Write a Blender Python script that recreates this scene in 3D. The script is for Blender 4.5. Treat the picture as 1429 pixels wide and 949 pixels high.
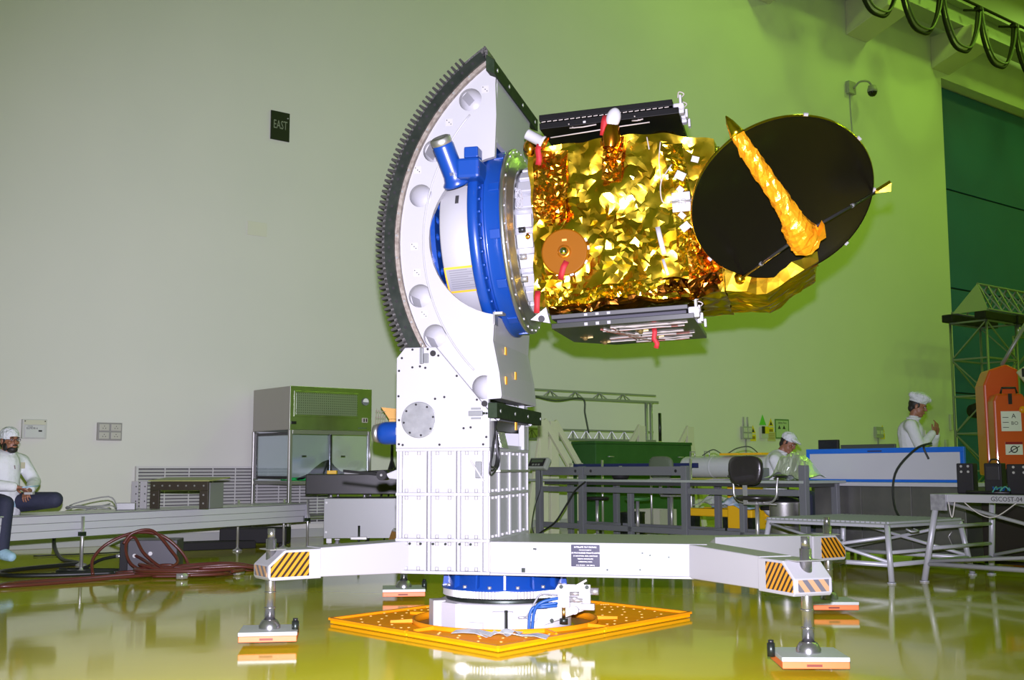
import bpy, bmesh, math, random
import numpy as np
from mathutils import Vector, Matrix

for o in list(bpy.data.objects):
    bpy.data.objects.remove(o)
S = bpy.context.scene
COL = S.collection
PI = math.pi
rad = math.radians

# ------------------------------------------------------------------ frames
HA = rad(38.9)                                   # direction of the long back wall
HW = Vector((math.cos(HA), math.sin(HA), 0))     # along the wall
HN = Vector((math.sin(HA), -math.cos(HA), 0))    # out of the wall, into the hall
HO = Vector((-6.13, 15.0, 0))
def hall(s, n, z=0.0):
    return HO + HW * s + HN * n + Vector((0, 0, z))

# ------------------------------------------------------------------ camera
cam = bpy.data.objects.new('camera', bpy.data.cameras.new('camera'))
COL.objects.link(cam)
cam.data.sensor_width = 36.0
cam.data.lens = 36.0 * 1600.0 / 1429.0
cam.data.clip_end = 200
pitch = math.atan(181.0 / 1600.0)
cam.matrix_world = (Matrix.Translation((0, 0, 1.0)) @ Matrix.Rotation(PI / 2 + pitch, 4, 'X')
                    @ Matrix.Rotation(-rad(0.15), 4, 'Z'))
S.camera = cam

# ------------------------------------------------------------------ world, lamps, flash, exposure
S.view_settings.view_transform = 'Standard'
S.view_settings.look = 'None'
S.view_settings.gamma = 1.0
S.view_settings.use_curve_mapping = False
S.view_settings.exposure = 0.0
w = bpy.data.worlds.new('hall_air'); S.world = w
w.use_nodes = True
w.node_tree.nodes['Background'].inputs[0].default_value = (0.3, 0.5, 0.08, 1)
w.node_tree.nodes['Background'].inputs[1].default_value = 0.05

def lamp(name, kind, loc, energy, color, **kw):
    l = bpy.data.lights.new(name, kind)
    l.energy = energy; l.color = color
    for k, v in kw.items():
        setattr(l, k, v)
    o = bpy.data.objects.new(name, l); COL.objects.link(o); o.location = loc
    return o
# camera flash on the hot shoe, just above the lens
fl = lamp('camera_flash', 'SPOT', (0.0, 0.02, 1.17), 6300, (1.0, 0.93, 1.20),
          spot_size=rad(72), spot_blend=0.95, shadow_soft_size=0.028)
fl.rotation_euler = (PI / 2 + rad(1.5), 0, rad(4))
# discharge lamps of the high ceiling (yellow-green), out of the frame
for i in range(3):
    for j in range(3):
        lo = lamp('high_bay_lamp', 'AREA', hall(13.0 + 7.5 * i, 3.5 + 8.0 * j, 14.2), 145, (0.52, 1.0, 0.09),
                  shape='DISK', size=1.0)

# ------------------------------------------------------------------ materials
MATS = {}
def mat(name, col, rough=0.5, metal=0.0, bump=None, var=None, coat=0.0, spec=None, emit=None, trans=0.0, ior=None, alpha=None):
    """bump = (scale, strength, distance); var = (scale, second colour, sharpness 0..1)"""
    if name in MATS: return MATS[name]
    m = bpy.data.materials.new(name); m.use_nodes = True
    nt = m.node_tree; b = nt.nodes['Principled BSDF']
    b.inputs['Base Color'].default_value = (*col, 1)
    b.inputs['Roughness'].default_value = rough
    b.inputs['Metallic'].default_value = metal
    if coat: b.inputs['Coat Weight'].default_value = coat; b.inputs['Coat Roughness'].default_value = 0.05
    if spec is not None: b.inputs['Specular IOR Level'].default_value = spec
    if trans: b.inputs['Transmission Weight'].default_value = trans
    if ior: b.inputs['IOR'].default_value = ior
    if alpha is not None: b.inputs['Alpha'].default_value = alpha
    if emit: b.inputs['Emission Color'].default_value = (*emit[0], 1); b.inputs['Emission Strength'].default_value = emit[1]
    tc = nt.nodes.new('ShaderNodeTexCoord')
    if var:
        n = nt.nodes.new('ShaderNodeTexNoise'); n.inputs['Scale'].default_value = var[0]; n.inputs['Detail'].default_value = 5
        r = nt.nodes.new('ShaderNodeValToRGB')
        k = 0.5 - 0.3 * (1 - var[2]) if len(var) > 2 else 0.3
        r.color_ramp.elements[0].position = k; r.color_ramp.elements[1].position = 1 - k
        r.color_ramp.elements[0].color = (*col, 1); r.color_ramp.elements[1].color = (*var[1], 1)
        nt.links.new(tc.outputs['Object'], n.inputs['Vector'])
        nt.links.new(n.outputs['Fac'], r.inputs['Fac'])
        nt.links.new(r.outputs['Color'], b.inputs['Base Color'])
    if bump:
        n = nt.nodes.new('ShaderNodeTexNoise'); n.inputs['Scale'].default_value = bump[0]; n.inputs['Detail'].default_value = 4
        bp = nt.nodes.new('ShaderNodeBump'); bp.inputs['Strength'].default_value = bump[1]
        bp.inputs['Distance'].default_value = bump[2] if len(bump) > 2 else 0.01
        nt.links.new(tc.outputs['Object'], n.inputs['Vector'])
        nt.links.new(n.outputs['Fac'], bp.inputs['Height'])
        nt.links.new(bp.outputs['Normal'], b.inputs['Normal'])
    MATS[name] = m
    return m

def striped(name, c1, c2, direction, period, duty=0.5, rough=0.4):
    """flat printed stripes: a square wave along a direction in object space"""
    if name in MATS: return MATS[name]
    m = bpy.data.materials.new(name); m.use_nodes = True
    nt = m.node_tree; b = nt.nodes['Principled BSDF']; b.inputs['Roughness'].default_value = rough
    tc = nt.nodes.new('ShaderNodeTexCoord')
    d = nt.nodes.new('ShaderNodeVectorMath'); d.operation = 'DOT_PRODUCT'; d.inputs[1].default_value = direction
    mu = nt.nodes.new('ShaderNodeMath'); mu.operation = 'MULTIPLY'; mu.inputs[1].default_value = 1 / period
    fr = nt.nodes.new('ShaderNodeMath'); fr.operation = 'FRACT'
    gt = nt.nodes.new('ShaderNodeMath'); gt.operation = 'GREATER_THAN'; gt.inputs[1].default_value = duty
    mx = nt.nodes.new('ShaderNodeMix'); mx.data_type = 'RGBA'
    mx.inputs['A'].default_value = (*c1, 1); mx.inputs['B'].default_value = (*c2, 1)
    L = nt.links.new
    L(tc.outputs['Object'], d.inputs[0]); L(d.outputs['Value'], mu.inputs[0]); L(mu.outputs[0], fr.inputs[0])
    L(fr.outputs[0], gt.inputs[0]); L(gt.outputs[0], mx.inputs['Factor']); L(mx.outputs['Result'], b.inputs['Base Color'])
    MATS[name] = m
    return m

WALLP = mat('cream_wall_paint', (0.66, 0.67, 0.60), 0.55, bump=(3, 0.05, 0.02), var=(0.6, (0.70, 0.70, 0.63), 0.2))
WHITE = mat('white_machine_paint', (0.32, 0.325, 0.325), 0.38)
WHITE2 = mat('white_matt_paint', (0.36, 0.36, 0.35), 0.5)
BLUE = mat('blue_machine_paint', (0.004, 0.040, 0.215), 0.3, coat=0.25)
STEEL = mat('bright_steel', (0.50, 0.50, 0.49), 0.32, 0.7)
BRUSHED = mat('brushed_stainless', (0.48, 0.48, 0.45), 0.42, 0.9, bump=(60, 0.08, 0.002))
DSTEEL = mat('dark_oiled_steel', (0.032, 0.042, 0.034), 0.38, 0.8, var=(14, (0.055, 0.065, 0.055), 0.4))
GEARM = mat('gear_steel', (0.05, 0.05, 0.046), 0.5, 0.7, var=(120, (0.17, 0.165, 0.155), 0.6))
TOOTHM = mat('gear_tooth_steel', (0.055, 0.055, 0.048), 0.5, 0.7)
ALU = mat('aluminium', (0.62, 0.63, 0.64), 0.38, 0.85)
ALUP = mat('grey_aluminium_profile', (0.17, 0.18, 0.19), 0.45, 0.3)
BLACK = mat('black_plastic', (0.012, 0.012, 0.013), 0.4)
BLACKM = mat('black_matt', (0.014, 0.014, 0.014), 0.65, spec=.25)
ORANGE = mat('orange_plate_paint', (0.78, 0.28, 0.004), 0.5, var=(9, (0.70, 0.24, 0.004), 0.3), spec=.15)
ORANGET = mat('orange_plate_lit_top', (0.95, 0.36, 0.002), 0.6, var=(9, (0.88, 0.32, 0.002), 0.3), spec=.05)  # same plate orange, lightened in colour because the flash only grazes the top
CHROME = mat('chrome_jack', (0.42, 0.42, 0.42), 0.26, 0.92)
DULL = mat('dull_grey_metal', (0.15, 0.16, 0.155), 0.5, 0.4)
ORANGE2 = mat('orange_machine_paint', (0.72, 0.10, 0.01), 0.35, coat=0.3)
YELLOW = mat('yellow_paint', (0.75, 0.45, 0.01), 0.45)
RED = mat('red_tag_fabric', (0.30, 0.008, 0.012), 0.7)
PADRED = mat('orange_red_pad', (0.75, 0.16, 0.035), 0.5)
GLASS = mat('clear_glass', (0.85, 0.93, 0.90), 0.02, trans=1.0, ior=1.45)
HAZ = striped('hazard_print', (0.46, 0.20, 0.010), (0.02, 0.010, 0.004), (0.78, 0.0, -0.62), 0.031, 0.55)
RUBBER = mat('black_rubber', (0.015, 0.015, 0.015), 0.7)
INK = mat('printed_ink', (0.03, 0.03, 0.03), 0.6)
WINK = mat('white_print', (0.85, 0.85, 0.85), 0.5)
SKIN = mat('brown_skin', (0.24, 0.105, 0.055), 0.5, bump=(90, 0.1, 0.002))
HAIR = mat('black_hair', (0.012, 0.010, 0.008), 0.6)
COAT = mat('white_coat_cloth', (0.58, 0.61, 0.60), 0.85, bump=(12, 0.8, 0.022))
CAPM = mat('white_cap_cloth', (0.60, 0.64, 0.64), 0.85, bump=(30, 1.0, 0.03))
DENIM = mat('dark_denim', (0.018, 0.022, 0.045), 0.8, bump=(24, 0.5, 0.012))

# ------------------------------------------------------------------ mesh builder
class MB:
    def __init__(s):
        s.v = []; s.f = []; s.s = []
    def add(s, vs, fs, smooth=False):
        k = len(s.v)
        s.v += [tuple(v) for v in vs]
        s.f += [tuple(i + k for i in f) for f in fs]
        s.s += [smooth] * len(fs)
        return s
    def box(s, x0, x1, y0, y1, z0, z1):
        x0, x1 = sorted((x0, x1)); y0, y1 = sorted((y0, y1)); z0, z1 = sorted((z0, z1))
        v = [(x, y, z) for z in (z0, z1) for y in (y0, y1) for x in (x0, x1)]
        return s.add(v, [(0, 2, 3, 1), (4, 5, 7, 6), (0, 1, 5, 4), (2, 6, 7, 3), (0, 4, 6, 2), (1, 3, 7, 5)])
    def bar(s, p0, p1, w, h=None, up=(0, 0, 1)):
        h = h or w
        p0 = Vector(p0); p1 = Vector(p1); d = (p1 - p0).normalized(); u = Vector(up)
        if abs(d.dot(u)) > 0.98: u = Vector((1, 0, 0)) if abs(d.x) < 0.9 else Vector((0, 1, 0))
        a = d.cross(u).normalized(); b = a.cross(d).normalized()
        v = [p + a * (i * w / 2) + b * (j * h / 2) for p in (p0, p1) for i, j in ((-1, -1), (1, -1), (1, 1), (-1, 1))]
        return s.add(v, [(3, 2, 1, 0), (4, 5, 6, 7), (0, 1, 5, 4), (1, 2, 6, 5), (2, 3, 7, 6), (3, 0, 4, 7)])
    def lathe(s, prof, p0=(0, 0, 0), axis=(0, 0, 1), n=24, smooth=True, close=False):
        """prof: (radius, distance along axis)"""
        p0 = Vector(p0); d = Vector(axis).normalized()
        u = Vector((1, 0, 0)) if abs(d.x) < 0.8 else Vector((0, 1, 0))
        a = (u - d * u.dot(d)).normalized(); b = d.cross(a)
        vs = []; fs = []; m = len(prof)
        for r, t in prof:
            for i in range(n):
                q = 2 * PI * i / n
                vs.append(p0 + d * t + (a * math.cos(q) + b * math.sin(q)) * max(r, 1e-5))
        rng = range(m) if close else range(m - 1)
        for j in rng:
            j2 = (j + 1) % m
            for i in range(n):
                i2 = (i + 1) % n
                fs.append((j * n + i, j * n + i2, j2 * n + i2, j2 * n + i))
        s.add(vs, fs, smooth)
        return s
    def cyl(s, p0, p1, r, r1=None, n=16):
        p0 = Vector(p0); p1 = Vector(p1); L = (p1 - p0).length; r1 = r if r1 is None else r1
        d = (p1 - p0).normalized()
        k = len(s.v)
        s.lathe([(r, 0), (r1, L)], p0, d, n)
        s.f.append(tuple(k + i for i in reversed(range(n)))); s.s.append(False)
        s.f.append(tuple(k + n + i for i in range(n))); s.s.append(False)
        return s
    def tube(s, pts, r, n=8, closed=False, smooth=True):
        P = [Vector(p) for p in pts]; m = len(P); vs = []; fs = []
        R = r if hasattr(r, '__len__') else [r] * m
        t0 = (P[1] - P[0]).normalized()
        u = Vector((0, 0, 1)) if abs(t0.z) < 0.9 else Vector((1, 0, 0))
        a = (u - t0 * u.dot(t0)).normalized()
        for i in range(m):
            if closed: t = (P[(i + 1) % m] - P[i - 1])
            else: t = P[min(i + 1, m - 1)] - P[max(i - 1, 0)]
            t = t.normalized() if t.length > 1e-9 else t0
            a = (a - t * a.dot(t))
            a = a.normalized() if a.length > 1e-6 else t.orthogonal().normalized()
            b = t.cross(a)
            for j in range(n):
                q = 2 * PI * j / n
                vs.append(P[i] + (a * math.cos(q) + b * math.sin(q)) * R[i])
        for i in range(m if closed else m - 1):
            i2 = (i + 1) % m
            for j in range(n):
                j2 = (j + 1) % n
                fs.append((i * n + j, i * n + j2, i2 * n + j2, i2 * n + j))
        k = len(s.v)
        s.add(vs, fs, smooth)
        if not closed:
            s.f.append(tuple(k + j for j in reversed(range(n)))); s.s.append(False)
            s.f.append(tuple(k + (m - 1) * n + j for j in range(n))); s.s.append(False)
        return s
    def prism(s, pts, ext):
        """closed 3-D polygon pushed along ext"""
        e = Vector(ext); P = [Vector(p) for p in pts]; n = len(P)
        nrm = Vector((0, 0, 0))
        for i in range(n): nrm += P[i].cross(P[(i + 1) % n])
        if nrm.dot(e) < 0: P.reverse()
        v = P + [p + e for p in P]
        f = [tuple(reversed(range(n))), tuple(range(n, 2 * n))]
        f += [(i, (i + 1) % n, n + (i + 1) % n, n + i) for i in range(n)]
        return s.add(v, f)
    def ball(s, c, r, n=16, m=10, M=None):
        c = Vector(c); rr = Vector(r) if hasattr(r, '__len__') else Vector((r, r, r))
        vs = [(0, 0, -1)] + [(math.cos(2 * PI * i / n) * math.sin(PI * j / m), math.sin(2 * PI * i / n) * math.sin(PI * j / m), -math.cos(PI * j / m))
              for j in range(1, m) for i in range(n)] + [(0, 0, 1)]
        P = []
        for v in vs:
            q = Vector((v[0] * rr.x, v[1] * rr.y, v[2] * rr.z))
            if M is not None: q = M @ q
            P.append(c + q)
        fs = [(0, 1 + (i + 1) % n, 1 + i) for i in range(n)]
        for j in range(m - 2):
            for i in range(n):
                a = 1 + j * n + i; b = 1 + j * n + (i + 1) % n
                fs.append((a, b, b + n, a + n))
        t = len(P) - 1
        fs += [(1 + (m - 2) * n + i, 1 + (m - 2) * n + (i + 1) % n, t) for i in range(n)]
        return s.add(P, fs, True)
    def build(s, name, m, parent=None, bevel=0.0, seg=2, kind=None, label=None, M=None):
        me = bpy.data.meshes.new(name)
        me.from_pydata(s.v, [], s.f)
        me.polygons.foreach_set('use_smooth', s.s)
        me.materials.append(m)
        me.update()
        o = bpy.data.objects.new(name, me); COL.objects.link(o)
        if parent is not None: o.parent = parent
        if M is not None: o.matrix_local = M
        if bevel:
            b = o.modifiers.new('bevel', 'BEVEL'); b.width = bevel; b.segments = seg; b.limit_method = 'ANGLE'; b.angle_limit = rad(40)
        if kind: o['kind'] = kind
        if label: o['label'] = label
        return o

def plate_mesh(outer, holes, to3, ext):
    """flat plate with round/any holes; outer, holes = 2-D loops; to3 maps 2-D to 3-D; ext = thickness vector"""
    from mathutils.geometry import delaunay_2d_cdt
    e = Vector(ext); pts = []; edges = []; rings = []
    for lp in [outer] + holes:
        k = len(pts); n_ = len(lp)
        pts += [Vector(p) for p in lp]; edges += [(k + i, k + (i + 1) % n_) for i in range(n_)]
        rings.append(list(range(k, k + n_)))
    vo, eo, fo, ov, oe, of = delaunay_2d_cdt(pts, edges, [], 1, 1e-7)
    def inside(p, lp):
        c = False; j = len(lp) - 1
        for i in range(len(lp)):
            if (lp[i][1] > p.y) != (lp[j][1] > p.y) and p.x < (lp[j][0] - lp[i][0]) * (p.y - lp[i][1]) / (lp[j][1] - lp[i][1]) + lp[i][0]: c = not c
            j = i
        return c
    fo = [f_ for f_ in fo if not any(inside(sum((vo[i] for i in f_), Vector((0, 0))) / len(f_), lp) for lp in holes)]
    back = {}
    for j, src in enumerate(ov):
        for q in src: back[q] = j
    rings = [[back[i] for i in r] for r in rings]
    base = [Vector(to3(p.x, p.y)) for p in vo]; n = len(base)
    mb = MB()
    mb.add(base + [p + e for p in base], [tuple(f) for f in fo] + [tuple(i + n for i in reversed(f)) for f in fo])
    side = []
    for vs in rings:
        ids = vs
        side += [(ids[i], ids[(i + 1) % len(ids)], ids[(i + 1) % len(ids)] + n, ids[i] + n) for i in range(len(ids))]
    mb.add([], [])
    mb.f += side; mb.s += [False] * len(side)
    # consistent normals
    b2 = bmesh.new(); me = bpy.data.meshes.new('tmp'); me.from_pydata(mb.v, [], mb.f); b2.from_mesh(me)
    bmesh.ops.recalc_face_normals(b2, faces=b2.faces[:])
    b2.verts.index_update()
    out = MB(); out.add([v.co for v in b2.verts], [tuple(v.index for v in f.verts) for f in b2.faces])
    b2.free(); bpy.data.meshes.remove(me)
    return out

def circle2(cx, cy, r, n=24):
    return [(cx + r * math.cos(2 * PI * i / n), cy + r * math.sin(2 * PI * i / n)) for i in range(n)]
def arc2(cx, cy, r, a0, a1, n):
    return [(cx + r * math.cos(rad(a0 + (a1 - a0) * i / n)), cy + r * math.sin(rad(a0 + (a1 - a0) * i / n))) for i in range(n + 1)]

def tag(o, label, cat, group=None, kind=None):
    o['label'] = label; o['category'] = cat
    if group: o['group'] = group
    if kind: o['kind'] = kind
    return o
def thing(name, label, cat, loc=(0, 0, 0), rz=0.0, group=None, M=None):
    o = bpy.data.objects.new(name, None); COL.objects.link(o); o.empty_display_size = 0.1
    o.matrix_world = M if M is not None else Matrix.Translation(Vector(loc)) @ Matrix.Rotation(rz, 4, 'Z')
    return tag(o, label, cat, group)
def struct(o):
    o['kind'] = 'structure'; return o
def text(s, size, m, parent, M, name='lettering', align='CENTER', ext=0.0006, sx=1.0):
    c = bpy.data.curves.new(name, 'FONT'); c.body = s; c.size = size; c.align_x = align; c.align_y = 'CENTER'
    c.extrude = ext; c.resolution_u = 2
    c.materials.append(m)
    tmp = bpy.data.objects.new('tmp', c); COL.objects.link(tmp)
    me = bpy.data.meshes.new_from_object(tmp, depsgraph=bpy.context.evaluated_depsgraph_get())
    bpy.data.objects.remove(tmp); bpy.data.curves.remove(c)
    if not me.materials: me.materials.append(m)
    o = bpy.data.objects.new(name, me); COL.objects.link(o); o.parent = parent
    o.matrix_local = M @ Matrix.Diagonal((sx, 1, 1, 1))
    return o
FRONT = Matrix.Rotation(PI / 2, 4, 'X')          # text standing up, facing -y
def T(x, y, z): return Matrix.Translation((x, y, z))
def copy_tree(root, M=None, label=None, group=None):
    r = root.copy(); COL.objects.link(r)
    if M is not None: r.matrix_world = M
    if label: r['label'] = label
    if group: r['group'] = group
    for ch in root.children:
        c = ch.copy(); COL.objects.link(c); c.parent = r
        for g in ch.children:
            d = g.copy(); COL.objects.link(d); d.parent = c
    return r
def spline(pts, n=8, closed=False):
    """Catmull-Rom through the points"""
    P = [Vector(p) for p in pts]; out = []; m = len(P)
    for i in range(m if closed else m - 1):
        p0 = P[(i - 1) % m] if closed or i > 0 else P[0]
        p1 = P[i]; p2 = P[(i + 1) % m]
        p3 = P[(i + 2) % m] if closed or i + 2 < m else P[-1]
        for k in range(n):
            t = k / n
            out.append(0.5 * ((2 * p1) + (p2 - p0) * t + (2 * p0 - 5 * p1 + 4 * p2 - p3) * t * t + (3 * p1 - p0 - 3 * p2 + p3) * t ** 3))
    if not closed: out.append(P[-1])
    return out
RH = HA                    # frame whose x runs along the back wall, y into it
GREENP = mat('dark_green_paint', (0.012, 0.022, 0.010), 0.6, var=(20, (0.020, 0.032, 0.016), 0.4), spec=.08)
def pane_mat(name, tint=(.8, .95, .9), gloss=.14):
    m = bpy.data.materials.new(name); m.use_nodes = True; nt = m.node_tree
    nt.nodes.remove(nt.nodes['Principled BSDF']); out = nt.nodes['Material Output']
    a = nt.nodes.new('ShaderNodeBsdfTransparent'); a.inputs['Color'].default_value = (*tint, 1)
    b = nt.nodes.new('ShaderNodeBsdfGlossy'); b.inputs['Roughness'].default_value = .06; b.inputs['Color'].default_value = (.9, .95, 1, 1)
    x = nt.nodes.new('ShaderNodeMixShader'); x.inputs['Fac'].default_value = gloss
    nt.links.new(a.outputs[0], x.inputs[1]); nt.links.new(b.outputs[0], x.inputs[2]); nt.links.new(x.outputs[0], out.inputs['Surface'])
    return m
PANE = pane_mat('clear_pane', (.95, .98, .98))
RS = HA - PI / 2           # frame whose x runs out of the wall, y along it
# =================================================================== THE HALL
def hallM(s, n, z=0.0, r=RH): return Matrix.Translation(hall(s, n, z)) @ Matrix.Rotation(r, 4, 'Z')
S0, S1, N1, ZC = -7.0, 33.0, 25.0, 15.0
DS0, DS1, DZ = 22.3, 31.5, 11.15
FLOORM = mat('olive_epoxy_floor', (0.60, 0.56, 0.018), 0.07, bump=(0.5, 0.25, 0.02), var=(0.35, (0.64, 0.58, 0.022), 0.2), spec=0.3)
mb = MB().box(S0, S1, -N1, 0.6, -0.12, 0.0)
struct(mb.build('floor', FLOORM, M=hallM(0, 0)))
# back wall with the door opening (local x along the wall, y into it)
mb = MB().box(S0, DS0, 0, 0.6, 0, ZC).box(DS0, DS1, 0, 0.6, DZ, ZC).box(DS1, S1, 0, 0.6, 0, ZC)
struct(mb.build('wall_back', WALLP, M=hallM(0, 0)))
struct(MB().box(S0 - 0.3, S0, -N1, 0.6, 0, ZC).build('wall_left', WALLP, M=hallM(0, 0)))
struct(MB().box(S1, S1 + 0.3, -N1, 0.6, 0, ZC).build('wall_right', WALLP, M=hallM(0, 0)))
struct(MB().box(S0, S1, -N1 - 0.3, -N1, 0, ZC).build('wall_front', WALLP, M=hallM(0, 0)))
struct(MB().box(S0, S1, -N1, 0.6, ZC, ZC + 0.3).build('ceiling', WALLP, M=hallM(0, 0)))
GREYSK = mat('grey_skirting', (0.42, 0.43, 0.42), 0.5)
struct(MB().box(S0, DS0 - 0.02, -0.03, -0.002, 0.0, 0.13).build('baseboard_back', GREYSK, M=hallM(0, 0), bevel=0.008))
# big sliding door, dark green panels with recessed joints
DGREEN = mat('dark_green_door_sheet', (0.012, 0.10, 0.24), 0.5, var=(0.7, (0.014, 0.115, 0.27), 0.3))
dr = MB().box(DS0, DS1, 0.42, 0.50, 0, DZ).build('door_1', mat('door_core', (0.01, 0.05, 0.03), 0.6), M=hallM(0, 0)); struct(dr)
zs = [0.02, 2.95, 5.70, 8.35, DZ - 0.01]
for a, b in zip(zs[:-1], zs[1:]):
    MB().box(DS0 + 0.01, DS1 - 0.01, 0.36, 0.42, a + 0.02, b - 0.02).build('panel', DGREEN, dr, bevel=0.012)
# corbels and crane girder along the back wall
CONC = mat('painted_concrete', (0.64, 0.62, 0.50), 0.6)
for k, s in enumerate((18.15, 21.86, 14.44, 10.73)):
    p = [(s, 0, 11.3), (s, 0, 12.15), (s, -1.15, 12.15), (s, -1.15, 11.68)]
    struct(MB().prism(p, (0.85, 0, 0)).build('trim_%d' % (k + 1), CONC, M=hallM(0, 0), bevel=0.02))
GIRD = mat('grey_girder_paint', (0.36, 0.38, 0.36), 0.5)
g = MB().box(8, S1, -0.95, -0.45, 12.15, 12.2).box(8, S1, -0.72, -0.68, 12.2, 12.75).box(8, S1, -0.95, -0.45, 12.75, 12.8)
struct(g.build('trim_5', GIRD, M=hallM(0, 0)))
struct(MB().box(8, S1, -0.74, -0.66, 12.8, 12.92).build('trim_6', DSTEEL, M=hallM(0, 0)))
# festoon cable line hung beside the girder
fe = thing('festoon_cable_track', 'black festoon cable track with drooping loops along the crane girder', 'crane cable', M=hallM(0, 1.5))
MB().cyl((14, 0, 12.42), (S1, 0, 12.42), 0.035, n=8).build('track_rail', BLACKM, fe)
for i in range(9):
    s = 15.0 + 1.75 * i
    MB().bar((s, 0, 12.42), (s, 0.62, 12.62), 0.05).build('bracket', BLACKM, fe)
random.seed(3)
CABG = mat('grey_green_cable', (0.10, 0.13, 0.07), 0.5)
for i in range(10):
    s = 14.6 + 1.75 * i; d = 1.25 + 0.15 * random.random()
    pts = [(s, 0, 12.4), (s + 0.12, 0, 12.4 - d * .55), (s + .45, 0, 12.4 - d * .93), (s + .85, 0, 12.4 - d), (s + 1.25, 0.02, 12.4 - d * .9), (s + 1.6, 0.03, 12.4 - d * .5), (s + 1.75, 0.02, 12.4)]
    MB().tube(spline(pts, 5), 0.045, 6).build('cable_loop', BLACKM, fe)
    pts2 = [(x + 0.05, y - 0.06, z + (0.10 if 0 < k < 6 else 0)) for k, (x, y, z) in enumerate(pts)]
    MB().tube(spline(pts2, 5), 0.025, 6).build('cable_loop', CABG, fe)
    MB().box(s - .08, s + .12, -.08, .08, 12.3, 12.4).build('trolley', BLACKM, fe)
# lamp above the girder, out of the frame, that lights the top corner of the wall
lamp('wall_floodlight', 'AREA', hall(27.5, 2.0, 14.3), 60, (0.55, 1.0, 0.16), shape='DISK', size=0.5)

# --- EAST sign
sg = thing('compass_sign', 'black EAST sign high on the pale wall', 'sign', M=hallM(3.316, 0.0, 6.235))
MB().box(-.158, .158, -0.022, -0.002, -.225, .225).build('board', mat('sign_black', (0.006, 0.007, 0.006), 0.5), sg, bevel=0.003)
text('EAST', 0.19, mat('sign_letter_grey', (0.23, 0.26, 0.19), 0.6), sg, T(0, -0.0228, 0.012) @ FRONT @ Matrix.Diagonal((0.56, 1, 1, 1)))
MB().ball((.125, -0.023, .14), .012).build('fixing_screw', STEEL, sg)
# --- cable-duct cover outlined on the wall
mb = MB().box(-.16, .16, -0.012, -0.001, -.105, .105)
o = mb.build('blank_wall_plate', mat('cream_plate', (0.68, 0.68, 0.56), 0.5), bevel=0.004, M=hallM(2.975, 0, 4.59)); tag(o, 'small blank cream cover plate on the wall below the EAST sign', 'wall plate')
# --- distribution box and socket plate on the left
db = thing('distribution_box', 'pale grey distribution box with a small black label on the wall above the seated man', 'electrical box', M=hallM(-.12, 0, 1.54))
PGREY = mat('pale_grey_box', (0.55, 0.56, 0.53), 0.45)
MB().box(-.152, .152, -.07, -.001, -.125, .125).build('housing', PGREY, db, bevel=.006)
MB().box(-.14, .14, -.078, -.0705, .055, .115).build('top_cover', mat('cream_cover', (0.60, 0.60, 0.47), 0.5), db, bevel=.003)
MB().box(-.12, .12, -.082, -.0705, -.11, .045).build('door', mat('clear_grey_door', (0.62, 0.64, 0.62), 0.25), db, bevel=.004)
text('ELMDB-6', 0.036, INK, db, T(-.035, -.0828, .008) @ FRONT)
text('POWER', 0.018, INK, db, T(-.06, -.0828, .033) @ FRONT)
MB().box(.045, .09, -.0845, -.0825, -.035, -.015).build('black_label', BLACK, db)
for x in (-.125, .125):
    MB().cyl((x, -.079, .10), (x, -.0815, .10), .008, n=10).build('screw', DSTEEL, db)
sp = thing('socket_plate', 'grey four-gang steel socket plate on the left wall', 'socket', M=hallM(.865, 0, 1.525))
MB().box(-.165, .165, -.05, -.001, -.12, .12).build('back_box', mat('socket_grey', (0.30, 0.295, 0.275), 0.5), sp, bevel=.005)
for x in (-.08, .08):
    for z in (-.055, .055):
        g_ = MB().box(x - .066, x + .066, -.06, -.0505, z - .044, z + .044).build('socket', mat('socket_ivory', (0.50, 0.49, 0.43), 0.4), sp, bevel=.004)
        for dx, dz in ((0, .016), (-.018, -.012), (.018, -.012)):
            MB().cyl((x + dx, -.0602, z + dz), (x + dx, -.0612, z + dz), .006, n=8).build('pin_hole', BLACK, g_)
# --- return-air grille low on the wall
gr = thing('air_return_grille', 'long louvred return-air grille low on the wall behind the flow cabinet', 'vent grille', M=hallM(1.245, 0, 0.2))
GW = 3.05
MB().box(0, GW, -.012, -.002, 0, .86).build('dark_back', mat('grille_dark', (0.05, 0.05, 0.05), 0.8), gr)
f = MB().box(0, GW, -.05, -.012, .83, .86).box(0, GW, -.05, -.012, 0, .03).box(0, .03, -.05, -.012, .03, .83).box(GW - .03, GW, -.05, -.012, .03, .83)
f.build('frame', mat('grille_white', (0.60, 0.60, 0.58), 0.45), gr)
GW2 = MATS['grille_white']
for i in range(17):
    z = .06 + i * .0455
    MB().prism([(.03, -.046, z), (.03, -.042, z - .006), (.03, -.014, z + .02), (.03, -.018, z + .026)], (GW - .06, 0, 0)).build('slat', GW2, gr)
for x in (.405, .755, 1.11, 1.455, 1.80, 2.15, 2.5, 2.80):
    MB().box(x - .007, x + .007, -.052, -.047, .03, .83).build('mullion', GW2, gr)

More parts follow.
